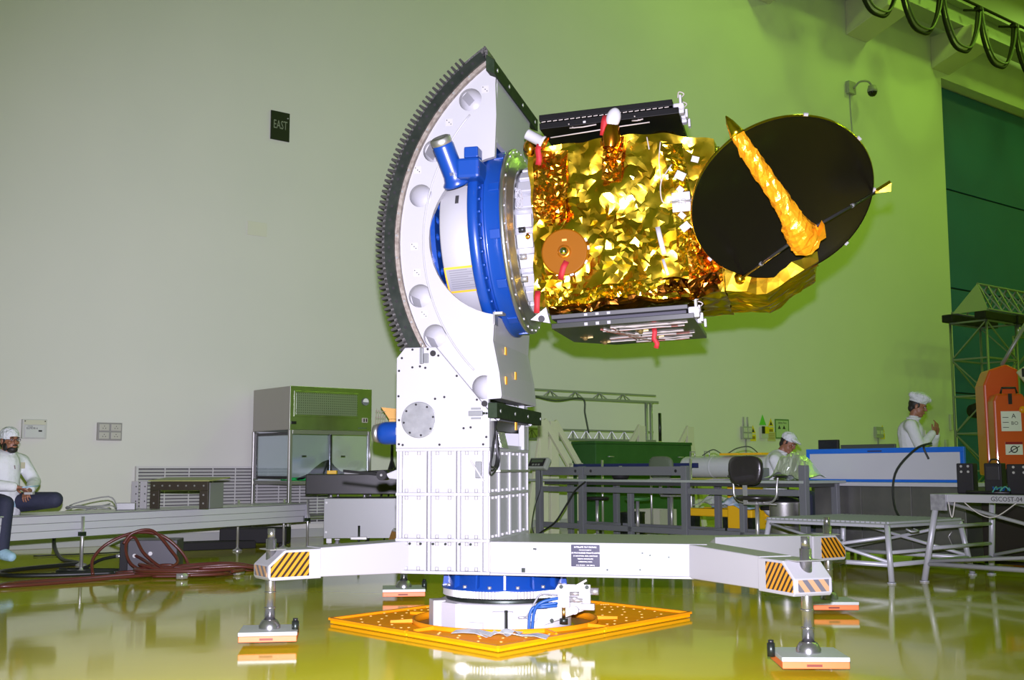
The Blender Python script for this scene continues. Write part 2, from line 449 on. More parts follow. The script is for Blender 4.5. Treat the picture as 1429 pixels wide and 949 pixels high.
# --- CCTV dome camera high on the wall
cc = thing('dome_camera', 'white security dome camera on a curved arm high on the wall', 'security camera', M=hallM(18.2, 0, 9.98))
MB().box(-.14, .14, -.10, -.002, -.14, .16).build('wall_box', WHITE2, cc, bevel=.01)
MB().tube(spline([(0.05, -.1, 0), (.12, -.22, .14), (.3, -.32, .16), (.42, -.35, .06)], 6), .025, 8).build('arm', WHITE2, cc)
MB().lathe([(.02, .12), (.09, .10), (.12, 0), (.12, -.05), (0, -.06)], (.42, -.35, -.03), (0, 0, 1), 20).build('housing', WHITE2, cc)
MB().lathe([(.11, 0), (.10, -.05), (.06, -.095), (0, -.11)], (.42, -.35, -.085), (0, 0, 1), 20).build('dome', mat('smoked_dome', (0.01, 0.01, 0.01), 0.08), cc)
MB().tube(spline([(0, -.02, -.14), (.02, -.015, -.6), (.06, -.015, -1.2)], 5), .012, 6).build('cable', GREYSK, cc)

# --- switches, notices on the far part of the wall
def notice(name, label, cat, s, z, w, h, col, parts=()):
    t = thing(name, label, cat, M=hallM(s, 0, z))
    MB().box(-w / 2, w / 2, -.012, -.002, -h / 2, h / 2).build('sheet', mat(name + '_' + str(round(s, 1)), col, 0.6), t)
    return t
SG = mat('switch_grey', (0.34, 0.36, 0.31), 0.5); SI = mat('switch_ivory', (0.52, 0.54, 0.45), 0.45); WY = mat('warning_yellow', (0.75, 0.60, 0.02), 0.5)
def wall_sockets(s, z, label, n=2, drop=.5, up=True):
    t = thing('wall_socket', label, 'socket', M=hallM(s, 0, z))
    MB().box(-.15, .15, -.07, -.002, -.13, .13).build('back_box', SG, t, bevel=.006)
    for x in (-.07, .07):
        for zz in ((-.06, .06) if n == 2 else (0,)):
            MB().box(x - .055, x + .055, -.082, -.0705, zz - .045, zz + .045).build('socket', SI, t, bevel=.004)
    MB().tube([(0, -.02, -.13), (.01, -.02, -.13 - drop)], .014, 6).build('conduit', SG, t)
    if up:
        for x in (-.06, .07): MB().tube([(x, -.02, .13), (x, -.02, .33)], .014, 6).build('conduit', SG, t)
    return t
def warn(s, z, label, tri=True):
    t = thing('warning_sticker', label, 'sticker', M=hallM(s, 0, z))
    MB().box(-.09, .09, -.008, -.002, -.16, -.02).build('sheet', WY, t)
    MB().prism([(-.09, -.008, .0), (.09, -.008, .0), (0, -.008, .17)], (0, .006, 0)).build('triangle', WY, t)
    MB().prism([(-.045, -.0095, .025), (.045, -.0095, .025), (0, -.0095, .11)], (0, .001, 0)).build('symbol', INK, t)
    MB().box(-.06, .06, -.0092, -.0082, -.12, -.06).build('print_line', mat('print_brown', (.3, .2, .01), .6), t)
    return t
wall_sockets(14.08, 1.745, 'grey double socket with two conduits above, left of a yellow warning sticker')
warn(14.33, 1.74, 'yellow triangular warning sticker right of the socket with two conduits')
sw = thing('isolator_switch', 'isolator switch with black handle between green and yellow stickers', 'switch', M=hallM(14.65, 0, 1.86))
MB().box(-.11, .11, -.06, -.002, -.22, .02).build('body', SI, sw, bevel=.006)
MB().box(-.10, -.02, -.085, -.061, -.12, .03).build('handle', BLACK, sw, bevel=.004)
MB().box(-.01, .13, -.066, -.061, -.12, .03).build('yellow_tag', WY, sw)
MB().prism([(-.11, -.01, .06), (.11, -.01, .06), (0, -.01, .28)], (0, .008, 0)).build('green_tag', mat('tag_green', (.12, .55, .05), .5), sw)
warn(14.92, 1.90, 'yellow warning triangle sticker over a square ivory notice')
n1 = notice('wall_notice', 'square ivory notice sheet below the warning triangle', 'notice', 14.93, 1.685, .26, .20, (.52, .50, .22))
for i in range(4): MB().box(-.1, .1, -.0135, -.0125, .05 - i * .035, .062 - i * .035).build('print_line', MATS['print_brown'], n1)
n2 = notice('safety_poster', 'green bordered safety poster on the wall above the seated technician', 'poster', 15.29, 1.85, .47, .42, (.10, .22, .06))
MB().box(-.205, .205, -.014, -.0125, -.18, .18).build('paper', mat('poster_paper', (.42, .55, .30), .6), n2)
text('Safety First', .065, INK, n2, T(0, -.0152, .13) @ FRONT)
for x in (-.10, .06): MB().prism([(x - .05, -.016, .0), (x + .05, -.016, .0), (x, -.016, .08)], (0, .0015, 0)).build('symbol', INK, n2)
wall_sockets(18.82, 1.84, 'grey socket box on the wall left of the standing technician', n=1, up=False, drop=.9)
warn(19.02, 1.85, 'small yellow warning sticker beside the socket box left of the standing technician')
o = MB().box(-.06, .06, -.06, -.002, -.2, .2).build('door_switch', SI, M=hallM(22.0, 0, 2.15), bevel=.01); tag(o, 'tall ivory push-button box beside the green door, upper one', 'switch')
o = MB().box(-.06, .06, -.05, -.002, -.12, .12).build('door_switch', SI, M=hallM(21.75, 0, 1.6), bevel=.01); tag(o, 'small ivory switch box near the green door, lower one', 'switch')
# =================================================================== TILT FIXTURE (frame: u right, v away, z up)
FT = -rad(13.5)
FM = Matrix.Translation((-0.05, 7.6, 0)) @ Matrix.Rotation(FT, 4, 'Z')
def fx(name, label, cat, u=0, v=0, z=0, **k): return thing(name, label, cat, M=FM @ T(u, v, z), **k)

# ---- orange floor plate round the pedestal
fp = fx('floor_plate', 'square orange steel floor plate with a round opening under the white pedestal', 'floor plate')
RO = 0.60
cor = [Vector(c) for c in ((1.14, .62), (-.23, 1.55), (-1.13, -.20), (.24, -1.13))]
for k in range(4):                                  # four plates, split from the mid-sides to the round opening
    c = cor[k]; m0 = (cor[k - 1] + c) / 2; m1 = (c + cor[(k + 1) % 4]) / 2
    a0 = math.degrees(math.atan2(m0.y, m0.x)); a1 = math.degrees(math.atan2(m1.y, m1.x))
    while a1 < a0: a1 += 360
    gap = 0.006; d0 = m0.normalized(); d1 = m1.normalized()
    n0 = Vector((-d0.y, d0.x)) * gap; n1 = Vector((d1.y, -d1.x)) * gap
    pts = [m0 + n0, c, m1 + n1] + [Vector(p) + n0 * .5 + n1 * .5 for p in arc2(0, 0, RO, a1, a0, 14)]
    pn = MB().prism([(p.x, p.y, 0.004) for p in pts], (0, 0, 0.022)).build('panel', ORANGET, fp, bevel=.003)
    mb = MB()
    for i in range(9):                              # anti-slip studs in rows
        for j in range(9):
            p = m0 * (1 - (j + .5) / 9) + m1 * ((j + .5) / 9)
            p = p + (c - p) * 0 + (c - (m0 + m1) / 2) * (i / 9) * (1 - abs(j - 4) / 4.6)
            if p.length > RO + .07 and (i + j) % 2 == 0:
                mb.cyl((p.x, p.y, .026), (p.x, p.y, .030), .011, .008, 8)
    mb.build('studs', mat('worn_orange', (.85, .50, .12), .35, .3), pn, kind='stuff')
    MB().bar((m0.x + n0.x, m0.y + n0.y, .033), (c.x, c.y, .033), .03, .014).build('edge_strip', ORANGE, pn)
    MB().bar((m1.x + n1.x, m1.y + n1.y, .033), (c.x, c.y, .033), .03, .014).build('edge_strip', ORANGE, pn)
MB().lathe([(.60, .005), (.60, .05), (.585, .05), (.585, .005)], n=64, close=True).build('curb_ring', ORANGE, fp)
for k in range(10):
    q = rad(20 + 36 * k)
    MB().bar((.60 * math.cos(q), .60 * math.sin(q), .036), (.74 * math.cos(q), .74 * math.sin(q), .03), .016, .024).build('gusset', ORANGE, fp)
MB().lathe([(.58, .004), (.45, .004)], n=48).build('opening_floor', mat('dark_orange_brown', (.28, .12, .02), .5), fp)  # dark orange-brown ring between curb and pedestal
# silver tape stuck over the plate's near corner
tp = fx('tape_strip', 'crossed strips of silver tape stuck on the near corner of the orange plate', 'tape', .17, -.80, .037)
TAPE = mat('silver_tape', (.55, .58, .55), .35, .4, bump=(30, .5, .01))
random.seed(5)
for ang, L, w in ((2, .28, .12), (62, .16, .10)):
    q = rad(ang); vs = []; fs = []
    for i in range(9):
        t = (i / 8 - .5) * 2 * L
        for e in (-1, 1):
            vs.append((t * math.cos(q) - e * w / 2 * math.sin(q), t * math.sin(q) * .6 + e * w / 2 * math.cos(q), .004 + .030 * random.random() + (.004 if ang > 10 else 0)))
    fs = [(2 * i, 2 * i + 1, 2 * i + 3, 2 * i + 2) for i in range(8)]
    o = MB().add(vs, fs).build('strip', TAPE, tp); so = o.modifiers.new('thickness', 'SOLIDIFY'); so.thickness = .002

# ---- pedestal
PEDW = mat('white_pedestal_paint', (.50, .50, .50), .35)
pd = fx('turntable_pedestal', 'round white pedestal with blue top flange and steel ring carrying the tilt fixture', 'pedestal', 0, 0)
MB().lathe([(.43, .006), (.43, .165), (.40, .175), (.35, .175)], n=64).build('housing', PEDW, pd)
MB().lathe([(.38, .175), (.385, .195), (.37, .205), (.30, .205)], n=64).build('dark_ring', DSTEEL, pd)
mb = MB()
prof = []
n = 120
for z in (.205, .25):
    for i in range(n * 2):
        q = 2 * PI * i / (n * 2); r = .402 if i % 2 else .392
        prof.append((r * math.cos(q), r * math.sin(q), z))
N2 = n * 2
mb.add(prof, [(i, (i + 1) % N2, N2 + (i + 1) % N2, N2 + i) for i in range(N2)] + [tuple(reversed(range(N2))), tuple(range(N2, 2 * N2))])
mb.build('knurled_ring', STEEL, pd)
MB().lathe([(.41, .25), (.41, .262), (.37, .275), (.37, .36), (.2, .362)], n=64).build('blue_flange', BLUE, pd)
for k in range(14):
    q = 2 * PI * k / 14
    a = Vector((math.cos(q), math.sin(q), 0))
    MB().prism([a * .37 + Vector((0, 0, .262)), a * .41 + Vector((0, 0, .262)), a * .40 + Vector((0, 0, .36)), a * .37 + Vector((0, 0, .36))], (-a.y * .012, a.x * .012, 0)).build('rib', BLUE, pd)
    q += .22; a = Vector((math.cos(q), math.sin(q), 0))
    MB().cyl(a * .392 + Vector((0, 0, .262)), a * .392 + Vector((0, 0, .282)), .013, n=6).build('bolt', STEEL, pd)
# boxes on the white housing
for q, w, h_, d in ((-150, .13, .17, .06), (-100, .10, .06, .03), (-78, .13, .13, .05), (-128, .16, .165, .02)):
    a = rad(q); c = Vector((math.cos(a), math.sin(a), 0)) * .43
    m_ = Matrix.Translation(c) @ Matrix.Rotation(a + PI / 2, 4, 'Z')
    MB().box(-w / 2, w / 2, -d, .02, .008, .008 + h_).build('cover_box', PEDW, pd, bevel=.005, M=m_)
a = rad(-52); c = Vector((math.cos(a), math.sin(a), 0)) * .436; m_ = Matrix.Translation(c) @ Matrix.Rotation(a + PI / 2, 4, 'Z')
ga = MB().cyl((-.02, -.025, .10), (-.02, .0, .10), .032, n=20).build('pressure_gauge', STEEL, pd, M=m_)
MB().cyl((-.02, -.0265, .10), (-.02, -.0252, .10), .027, n=20).build('dial', WINK, ga)
MB().bar((-.02, -.0275, .10), (-.034, -.0275, .115), .003, .001, (0, 1, 0)).build('pointer', INK, ga)
MB().tube([(-.02, -.005, .10), (-.11, -.005, .10)], .008).build('stem_pipe', STEEL, ga)
MB().box(-.20, -.185, -.02, .0, .02, .15).build('slot', DSTEEL, pd, M=m_)
# valve manifold on the right
vm = MB().prism([(.33, -.34, .05), (.62, -.34, .16), (.62, -.34, .30), (.42, -.34, .30), (.36, -.34, .20)], (0, .02, 0)).build('valve_plate', PEDW, pd, bevel=.004)
for x, z in ((.44, .285), (.60, .285), (.38, .08)): MB().cyl((x, -.345, z), (x, -.34, z), .013, n=10).build('bolt_head', DSTEEL, vm)
MB().box(.43, .50, -.40, -.341, .165, .235).build('valve_body', PEDW, pd, bevel=.006)
MB().cyl((.46, -.37, .165), (.46, -.37, .10), .012, n=10).build('brass_stem', mat('brass', (.72, .50, .16), .3, 1), pd)
MB().cyl((.46, -.37, .10), (.46, -.37, .07), .026, n=12).build('knurled_knob', DSTEEL, pd)
for z, L in ((.21, .08), (.25, .06), (.22, .05)): MB().cyl((.50, -.38, z), (.50 + L, -.38, z), .013, n=10).build('fitting', STEEL, pd)
MB().cyl((.62, -.33, .26), (.67, -.33, .26), .022, n=12).build('fitting', STEEL, pd)
MB().box(.56, .65, -.37, -.341, .15, .19).build('terminal_block', STEEL, pd, bevel=.004)
MB().cyl((.53, -.39, .15), (.53, -.345, .15), .024, n=14).build('fitting', STEEL, pd)
random.seed(9)
for i in range(6):
    z = .18 + .02 * i
    MB().bar((.36 + .03 * i, -.365 - .006 * i, z), (.50 + .02 * i, -.36, z + .05), .012).build('small_tube', STEEL, pd)
HOSEB = mat('blue_hose', (.008, .07, .26), .45)
for pts in ([(.42, -.36, .19), (.30, -.40, .17), (.26, -.41, .13), (.25, -.41, .02)], [(.43, -.38, .22), (.34, -.42, .20), (.29, -.42, .15), (.27, -.41, .02)], [(.42, -.38, .175), (.34, -.42, .17), (.29, -.41, .165)]):
    MB().tube(spline(pts, 6), .010, 8).build('air_hose', HOSEB, pd)
MB().tube(spline([(.42, -.36, .235), (.33, -.40, .245), (.29, -.40, .20), (.27, -.40, .16)], 6), .006, 6).build('grey_hose', mat('grey_hose', (.25, .26, .26), .5), pd)

# ---- the fixture itself
tf = fx('tilt_fixture', 'huge white steel tilt fixture with four outrigger arms standing on the round pedestal', 'test stand', 0, 0)
U0, U1, V0, V1 = -.565, .04, -.55, .55
def tier(z0, z1, full=True):
    core = MB().box(U0 + .035, U1 - .012, V0 + .035, V1 - .03, z0, z1)
    return core.build('column_section', WHITE, tf)
for z0, z1 in ((.385, .56), (.58, .84), (.86, 1.115)):
    t_ = tier(z0, z1)
    for u in (-.565 + .012, -.37, -.345, -.18, -.155, -.012, .026):
        MB().box(u - .006, u + .006, V0 + .004, V0 + .0345, z0, z1).build('rib', WHITE, t_)
        MB().box(u - .006, u + .006, V1 - .0295, V1 - .004, z0, z1).build('rib', WHITE, t_)
    for v in (-.525, -.29, -.27, .0, .02, .30, .32, .53):
        MB().box(U1 - .0115, U1 - .002, v - .006, v + .006, z0, z1).build('rib', WHITE, t_)
        MB().box(U0 + .004, U0 + .0345, v - .006, v + .006, z0, z1).build('rib', WHITE, t_)
    mb = MB()                                       # flange bolts, a few pixels each
    for u in (-.50, -.42, -.30, -.22, -.11, -.05):
        for z in (z0 + .012, z1 - .012): mb.cyl((u, V0 + .02, z - .010), (u, V0 + .02, z + .010), .011, n=6)
    for v in (-.45, -.36, -.2, -.08, .1, .22, .4):
        for z in (z0 + .012, z1 - .012): mb.cyl((U1 - .006, v, z - .008), (U1 - .006, v, z + .008), .009, n=6)
    mb.build('flange_bolts', WHITE2, t_, kind='stuff')
for z in (.365, .56, .84, 1.115):
    MB().box(U0, U1, V0, V1, z, z + .02).build('flange', WHITE, tf, bevel=.004)
# dark bolt row under the lowest flange
for u in (-.47, -.40, -.32, -.24, -.15, -.08): MB().cyl((u, V0 + .005, .548), (u, V0 - .003, .548), .008, n=8).build('cap_screw', DSTEEL, tf)
# side plates that carry the arc
SP = [(-.565, 1.135), (-.565, 1.70), (-.511, 1.765), (-.308, 1.765), (.04, 1.355), (.04, 1.135)]
for v, sgn in ((V0, 1), (V1 - .035, 1)):
    o = MB().prism([(u, v, z) for u, z in SP], (0, .035, 0)).build('side_plate', WHITE, tf, bevel=.004)
    if v < 0:
        for u, z in ((-.545, 1.16), (-.545, 1.31), (-.55, 1.46), (-.548, 1.62), (-.53, 1.70), (-.46, 1.752), (-.36, 1.752), (-.29, 1.71), (-.17, 1.58), (-.04, 1.43), (.022, 1.345), (.02, 1.20), (.0, 1.155), (-.28, 1.155), (-.52, 1.155), (-.46, 1.64), (-.41, 1.645), (-.375, 1.635), (-.31, 1.44), (-.25, 1.45), (-.125, 1.255), (-.08, 1.26)):
            MB().cyl((u, v + .002, z), (u, v - .003, z), .0075, n=10).build('socket_screw', BLACKM, o)
        for u, z, r in ((-.325, 1.725, .019), (.008, 1.405, .019)):
            MB().cyl((u, v + .002, z), (u, v - .004, z), r, n=18).build('plug', BLACKM, o)
MB().cyl((-.415, V0 - .008, 1.31), (-.415, V0 + .001, 1.31), .113, n=48).build('bore_cover', mat('grey_cover', (.24, .25, .25), .4, .7, var=(18, (.32, .33, .33), .4)), tf, bevel=.003)
for k in range(8):
    q = rad(10 + 45 * k); MB().cyl((-.415 + .097 * math.cos(q), V0 - .013, 1.31 + .097 * math.sin(q)), (-.415 + .097 * math.cos(q), V0 - .007, 1.31 + .097 * math.sin(q)), .007, n=8).build('socket_screw', BLACKM, tf)
# limit clamps
for cu, cz, vert in ((-.385, 1.715, True), (-.045, 1.345, False)):
    cl = MB()
    if vert: cl.box(cu - .022, cu + .0, V0 - .02, V0 - .0005, cz - .055, cz + .045)
    else: cl.box(cu - .045, cu + .045, V0 - .02, V0 - .0005, cz - .015, cz + .015)
    co = cl.build('limit_switch', DULL, tf, bevel=.003)
    if vert:
        MB().box(cu + .004, cu + .032, V0 - .016, V0 - .0005, cz - .05, cz + .01).build('bracket', DULL, co, bevel=.002)
        MB().cyl((cu - .005, V0 - .012, cz + .045), (cu - .005, V0 - .012, cz + .075), .006, n=8).build('plunger', STEEL, co)
    else:
        for s_ in (-1, 1): MB().box(cu - .03, cu + .03, V0 - .012, V0 - .0005, cz + s_ * .03 - .006, cz + s_ * .03 + .006).build('bracket', DULL, co)
        MB().cyl((cu + .045, V0 - .012, cz), (cu + .075, V0 - .012, cz), .009, .004, n=10).build('plunger', DSTEEL, co)
# lower stop bar and white end posts between the side plates
MB().box(.042, .10, -.60, .70, 1.315, 1.408).build('stop_bar', GREENP, tf, bevel=.004)
for v in (-.55, -.16, .22, .62): MB().cyl((.10, v + .04, 1.36), (.104, v + .04, 1.36), .012, n=10).build('dowel', STEEL, tf)
MB().box(.0, .04, -.515, -.42, 1.135, 1.30).build('end_post', WHITE, tf, bevel=.004)
MB().box(.0, .04, .40, .515, 1.135, 1.55).build('end_post', WHITE, tf, bevel=.004)
MB().prism([(-.10, -.515, 1.135), (.03, -.515, 1.135), (.03, -.515, 1.26)], (0, .03, 0)).build('gusset', WHITE, tf)
MB().box(-.3, .02, -.3, .4, 1.136, 1.16).build('inner_floor_plate', WHITE, tf)
MB().prism([(.02, -.30, 1.14), (.055, -.30, 1.14), (.03, -.30, 1.24), (.015, -.30, 1.24)], (0, .18, 0)).build('wiper_guard', mat('crumpled_foil_wrap', (.62, .62, .66), .3, .9, bump=(30, 1, .03)), tf)
# ledge step on the right of the top tier
MB().box(.042, .075, -.42, .44, .985, 1.0).build('cable_ledge', BRUSHED, tf, bevel=.002)
# loose black leads by the right corner
for k in range(3):
    pts = [(.05, -.46 + .03 * k, 1.31), (.06, -.50, 1.22), (.055, -.53 - .01 * k, 1.10), (.05, -.57, 1.03 - .03 * k), (.06, -.50 + .04 * k, 1.02), (.06, -.45 + .03 * k, 1.10), (.06, -.46, 1.25)]
    MB().tube(spline(pts, 6), .006, 6).build('black_lead', BLACK, tf)
jb = MB().box(-.045, -.01, V0 - .02, V0 + .01, .95, 1.05).build('limit_switch', DULL, tf, bevel=.003)
MB().bar((-.075, V0 - .022, 1.06), (.01, V0 - .022, .93), .008).build('lever', STEEL, jb)
# tilt motor sticking out on the left, behind
mo = MB().lathe([(.0, 0), (.05, 0), (.075, .02), (.08, .05), (.08, .24), (.05, .28)], (-.95, .2, 1.255), (1, 0, 0), 28).build('tilt_motor', BLUE, tf)
MB().cyl((-.985, .2, 1.255), (-.945, .2, 1.255), .06, .07, 24).build('fan_cover', BRUSHED, mo)
MB().box(-.745, -.565, .1, .3, 1.17, 1.40).build('gearbox', BLUE, tf, bevel=.02)
MB().box(-.80, -.72, .115, .135, 1.24, 1.29).build('rating_plate', ALU, mo)
# white tie arm with dark roller on the left
ta = MB().prism([(-.72, -.30, .975), (-.55, -.30, 1.04), (-.55, -.30, .93), (-.70, -.30, .945)], (0, .06, 0)).build('tie_arm', WHITE, tf, bevel=.006)
MB().cyl((-.745, -.315, .967), (-.745, -.22, .967), .034, n=20).build('roller', BLACK, ta)
MB().cyl((-.745, -.318, .967), (-.745, -.314, .967), .008, n=10).build('pin', STEEL, ta)
MB().bar((-.745, -.27, .967), (-1.05, -.2, .995), .018).build('rod', BLACK, ta)

# outrigger beam with its plate seams
bm_ = MB().box(.0, 1.345, -.52, .42, .375, .565).build('main_beam', WHITE, tf, bevel=.006)
MB().box(U1 - .02, 1.352, -.53, .43, .363, .376).build('flange', WHITE, bm_, bevel=.003)
for u in (.27, .45, .535, .715, .80, .98, 1.165): MB().box(u - .003, u + .003, -.5245, -.5195, .378, .555).build('weld_seam', WHITE2, bm_)
random.seed(2)
for u in (.31, .32, .755, .95, .965, 1.01, 1.12): zz = .40 + .13 * random.random(); MB().cyl((u, -.524, zz), (u, -.5195, zz), .006, n=8).build('set_screw', DSTEEL, bm_)
MB().box(.235, .255, -.535, -.5195, .385, .41).build('ground_lug', DSTEEL, bm_)
# name plate
np_ = MB().box(.539, .711, -.531, -.5255, .425, .553).build('name_plate', mat('plaque_black', (.012, .012, .035), .35), tf, bevel=.003)
for s_, z, sz in (('SATELLITE TILT FIXTURE', .539, .0125), ('MANUFACTURED BY', .522, .008), ('TUB MACHINERIES PRIVATE LIMITED', .505, .0115), ('27, INDUSTRIAL AREA, 2ND PHASE', .487, .0095), ('PEENYA, BANGALORE', .470, .0095), ('KARNATAKA, INDIA', .453, .009), ('S.No. 001/2010    CAP. 3000 Kg', .433, .0085)):
    text(s_, sz, WINK, np_, T(.625, -.5318, z) @ FRONT)

HZL = HAZ
def arm(p0, p1, w, jack, flip):
    """box arm from p0 to p1 (fixture u,v), chamfered striped head, screw jack through it"""
    p0 = Vector(p0); p1 = Vector(p1); d = (p1 - p0); L = d.length; q = math.atan2(d.y, d.x)
    M = T(p0.x, p0.y, 0) @ Matrix.Rotation(q, 4, 'Z')
    a = MB().prism([(0, -w / 2, .365), (0, -w / 2, .565), (L - .27, -w / 2, .545), (L - .27, -w / 2, .375)], (0, w, 0)).build('outrigger_arm', WHITE, tf, bevel=.006, M=M)
    hp = [(L - .27, .368), (L - .27, .540), (L - .04, .540), (L + .06, .455), (L + .06, .385), (L + .045, .368)]
    h_ = MB().prism([(x, -w / 2 - .012, z) for x, z in hp], (0, w + .024, 0)).build('arm_head', WHITE, a, bevel=.006)
    sp_ = [(L - .19, .388), (L - .19, .526), (L - .045, .526), (L + .048, .447), (L + .048, .388)]
    for y0 in (-w / 2 - .0155, w / 2 + .0125):
        MB().prism([(x, y0, z) for x, z in sp_], (0, .003, 0)).build('hazard_sticker', HAZ if flip else HAZR, a)
    MB().box(L + .0605, L + .063, -w / 2 + .01, w / 2 - .01, .39, .45).build('hazard_sticker', striped('hazard_pale', (.36, .22, .11), (.10, .10, .11), (0, .78, .62), .05, .52), a)
    MB().box(L - .06, L + .04, -w / 2 + .02, w / 2 - .02, .5385, .544).build('jack_collar', STEEL, a)
HAZR = striped('hazard_print_back', (0.46, 0.20, 0.010), (0.02, 0.010, 0.004), (-0.78, 0.0, -0.62), 0.031, 0.55)
feet = dict(FL=(-1.14, -1.09), BL=(-1.14, 1.31), FR=(1.89, -1.31), BR=(2.07, 1.14))
arm((-.50, -.38), feet['FL'], .20, None, False)
arm((-.50, .40), feet['BL'], .20, None, True)
arm((1.25, -.36), feet['FR'], .20, None, True)
arm((1.25, .26), feet['BR'], .20, None, False)
def jack(key, ang, knob):
    u, v = feet[key]
    j = MB().cyl((0, 0, .10), (0, 0, .60), .030, n=20).build('jack_leg', CHROME, tf, M=T(u, v, 0) @ Matrix.Rotation(rad(ang) - FT, 4, 'Z'))
    MB().cyl((0, 0, .60), (0, 0, .66), .022, n=16).build('screw_end', CHROME, j)
    MB().lathe([(.062, .088), (.062, .105), (.045, .135), (.036, .14)], n=24).build('ball_socket', CHROME, j)
    for z in (.20, .29): MB().lathe([(.030, z), (.0335, z + .003), (.0335, z + .009), (.030, z + .012)], n=20).build('groove_ring', CHROME, j)
    MB().box(-.165, .165, -.165, .165, .066, .088).build('pad_plate', mat('pad_top_grey', (.42, .46, .42), .45), j, bevel=.004)
    MB().box(-.163, .163, -.163, .163, .032, .066).build('air_pad', PADRED, j, bevel=.004)
    MB().box(-.045, .03, -.1645, -.1632, .042, .054).build('print_line', mat('pad_print', (.16, .03, .01), .6), j)
    kx, ky = knob
    kn = MB().cyl((kx, ky, .07), (kx, ky, .135), .02, n=14).build('air_valve', DSTEEL, j)
    MB().cyl((kx, ky, .135), (kx, ky, .15), .014, n=12).build('valve_cap', BLACK, kn)
jack('FL', 8, (.15, -.06)); jack('BL', 6, (.16, -.02)); jack('FR', -2, (-.19, -.02)); jack('BR', -2, (-.17, .0))

# ---- tilting gear arc (pivots on the side plates)
PU, PZ = .795, 2.455
ga_ = fx('tilting_gear_arc', 'white arc-shaped tilt carriage with toothed steel rim and blue slewing ring', 'tilt carriage', 0, 0)
def P2(r, a): return (PU + r * math.cos(rad(a)), PZ + r * math.sin(rad(a)))
RW = 1.36
outer = [P2(RW, 123.5 + (238 - 123.5) * i / 44) for i in range(45)]
right = [(.02, 1.30), (.02, 1.435), (.10, 1.44), (.105, 1.46), (.09, 1.60), (.05, 1.80), (.06, 1.965)] + [(.141 + .513 * math.cos(rad(a)), 2.47 + .513 * math.sin(rad(a))) for a in np.linspace(261, 99, 25)] + [(.066, 3.10), (.072, 3.25), (.066, 3.45), (.07, 3.52)]
prof = outer + right
holes = [(-.10, 3.36), (-.34, 3.04), (-.43, 2.75), (-.43, 2.10), (-.33, 1.84), (-.01, 1.51)]
HR = .075
for v in (-.50, .46):
    pl = plate_mesh(prof, [circle2(u, z, HR, 26) for u, z in holes], lambda x, y, v=v: (x, v, y), (0, .04, 0)).build('cheek_plate', WHITE, ga_)
    if v < 0:
        for u, z in holes:
            MB().lathe([(HR + .0005, 0), (HR + .0005, .22), (0, .225)], (u, v + .002, z), (0, 1, 0), 28).build('recess_cup', WHITE, pl)
        for u, z in ((.0, 3.42), (-.24, 3.22), (-.45, 2.92), (-.47, 2.42), (-.45, 2.25), (-.40, 1.98)):
            pq = MB().box(u - .024, u + .024, v - .002, v + .001, z - .024, z + .024).build('pad_plate', WHITE2, pl)
            for du, dz in ((0, 0), (-.015, .015), (.012, -.012)): MB().cyl((u + du, v - .004, z + dz), (u + du, v - .001, z + dz), .0035, n=6).build('screw_hole', DSTEEL, pq)
# outer shell, end webs
sh = MB(); no = 44
vs = []
for i in range(no + 1):
    a = 123.5 + (238 - 123.5) * i / no
    for r, v in ((RW - .016, -.459), (RW - .001, -.459), (RW - .001, .459), (RW - .016, .459)):
        u, z = P2(r, a); vs.append((u, v, z))
fs = []
for i in range(no):
    for j in range(4): fs.append((i * 4 + j, i * 4 + (j + 1) % 4, (i + 1) * 4 + (j + 1) % 4, (i + 1) * 4 + j))
sh.add(vs, fs).build('arc_shell', WHITE, ga_)
MB().prism([(.07, -.459, 3.52), (.04, -.459, 3.52), (.035, -.459, 3.08), (.066, -.459, 3.08)], (0, .918, 0)).build('end_web', WHITE, ga_)
MB().prism([(.10, -.459, 1.44), (.105, -.459, 1.46), (.09, -.459, 1.60), (.05, -.459, 1.80), (.06, -.459, 1.96), (.0, -.459, 1.96), (.0, -.459, 1.44)], (0, .918, 0)).build('end_web', WHITE, ga_)
STK = mat('orange_sticker', (.75, .35, .02), .5)
for v, z in ((-.23, 1.76), (-.35, 1.56), (-.09, 1.61), (-.12, 1.28)):
    u = .103 if z < 1.5 else .094 if z < 1.65 else .062
    MB().prism([(u, v - .02, z - .025), (u, v + .02, z - .025), (u, v + .02, z + .025), (u, v - .02, z + .025)], (.006, 0, 0)).build('orange_sticker', STK, ga_)
# inner stiffening cheek (second contour on the plate)
inr = [P2(1.06, a) for a in np.linspace(146, 222, 30)] + [(.06, 1.70), (.0, 1.92)] + [(.224 + .585 * math.cos(rad(a)), 2.51 + .585 * math.sin(rad(a))) for a in np.linspace(248, 130, 20)]
MB().tube([(u, -.502, z) for u, z in [P2(1.205, a) for a in np.linspace(138, 224, 40)]], .006, 6).build('weld_bead', WHITE, ga_)
# dark rail, steel rim and teeth
def ring_seg(r0, r1, v0, v1, a0, a1, n=60):
    m = MB(); vs = []
    for i in range(n + 1):
        a = a0 + (a1 - a0) * i / n
        for r, v in ((r0, v0), (r1, v0), (r1, v1), (r0, v1)):
            u, z = P2(r, a); vs.append((u, v, z))
    fs = [(3, 2, 1, 0), tuple(n * 4 + j for j in range(4))]
    for i in range(n):
        for j in range(4): fs.append((i * 4 + j, (i + 1) * 4 + j, (i + 1) * 4 + (j + 1) % 4, i * 4 + (j + 1) % 4))
    return m.add(vs, fs)
BRN = mat('rusty_rail', (.17, .14, .11), .6, .5, var=(30, (.30, .27, .22), .5))
ring_seg(RW + .001, RW + .026, -.53, .53, 124.4, 236).build('guide_rail', BRN, ga_)
ring_seg(RW + .027, RW + .092, -.545, .545, 124.2, 236).build('dark_rim', DSTEEL, ga_)
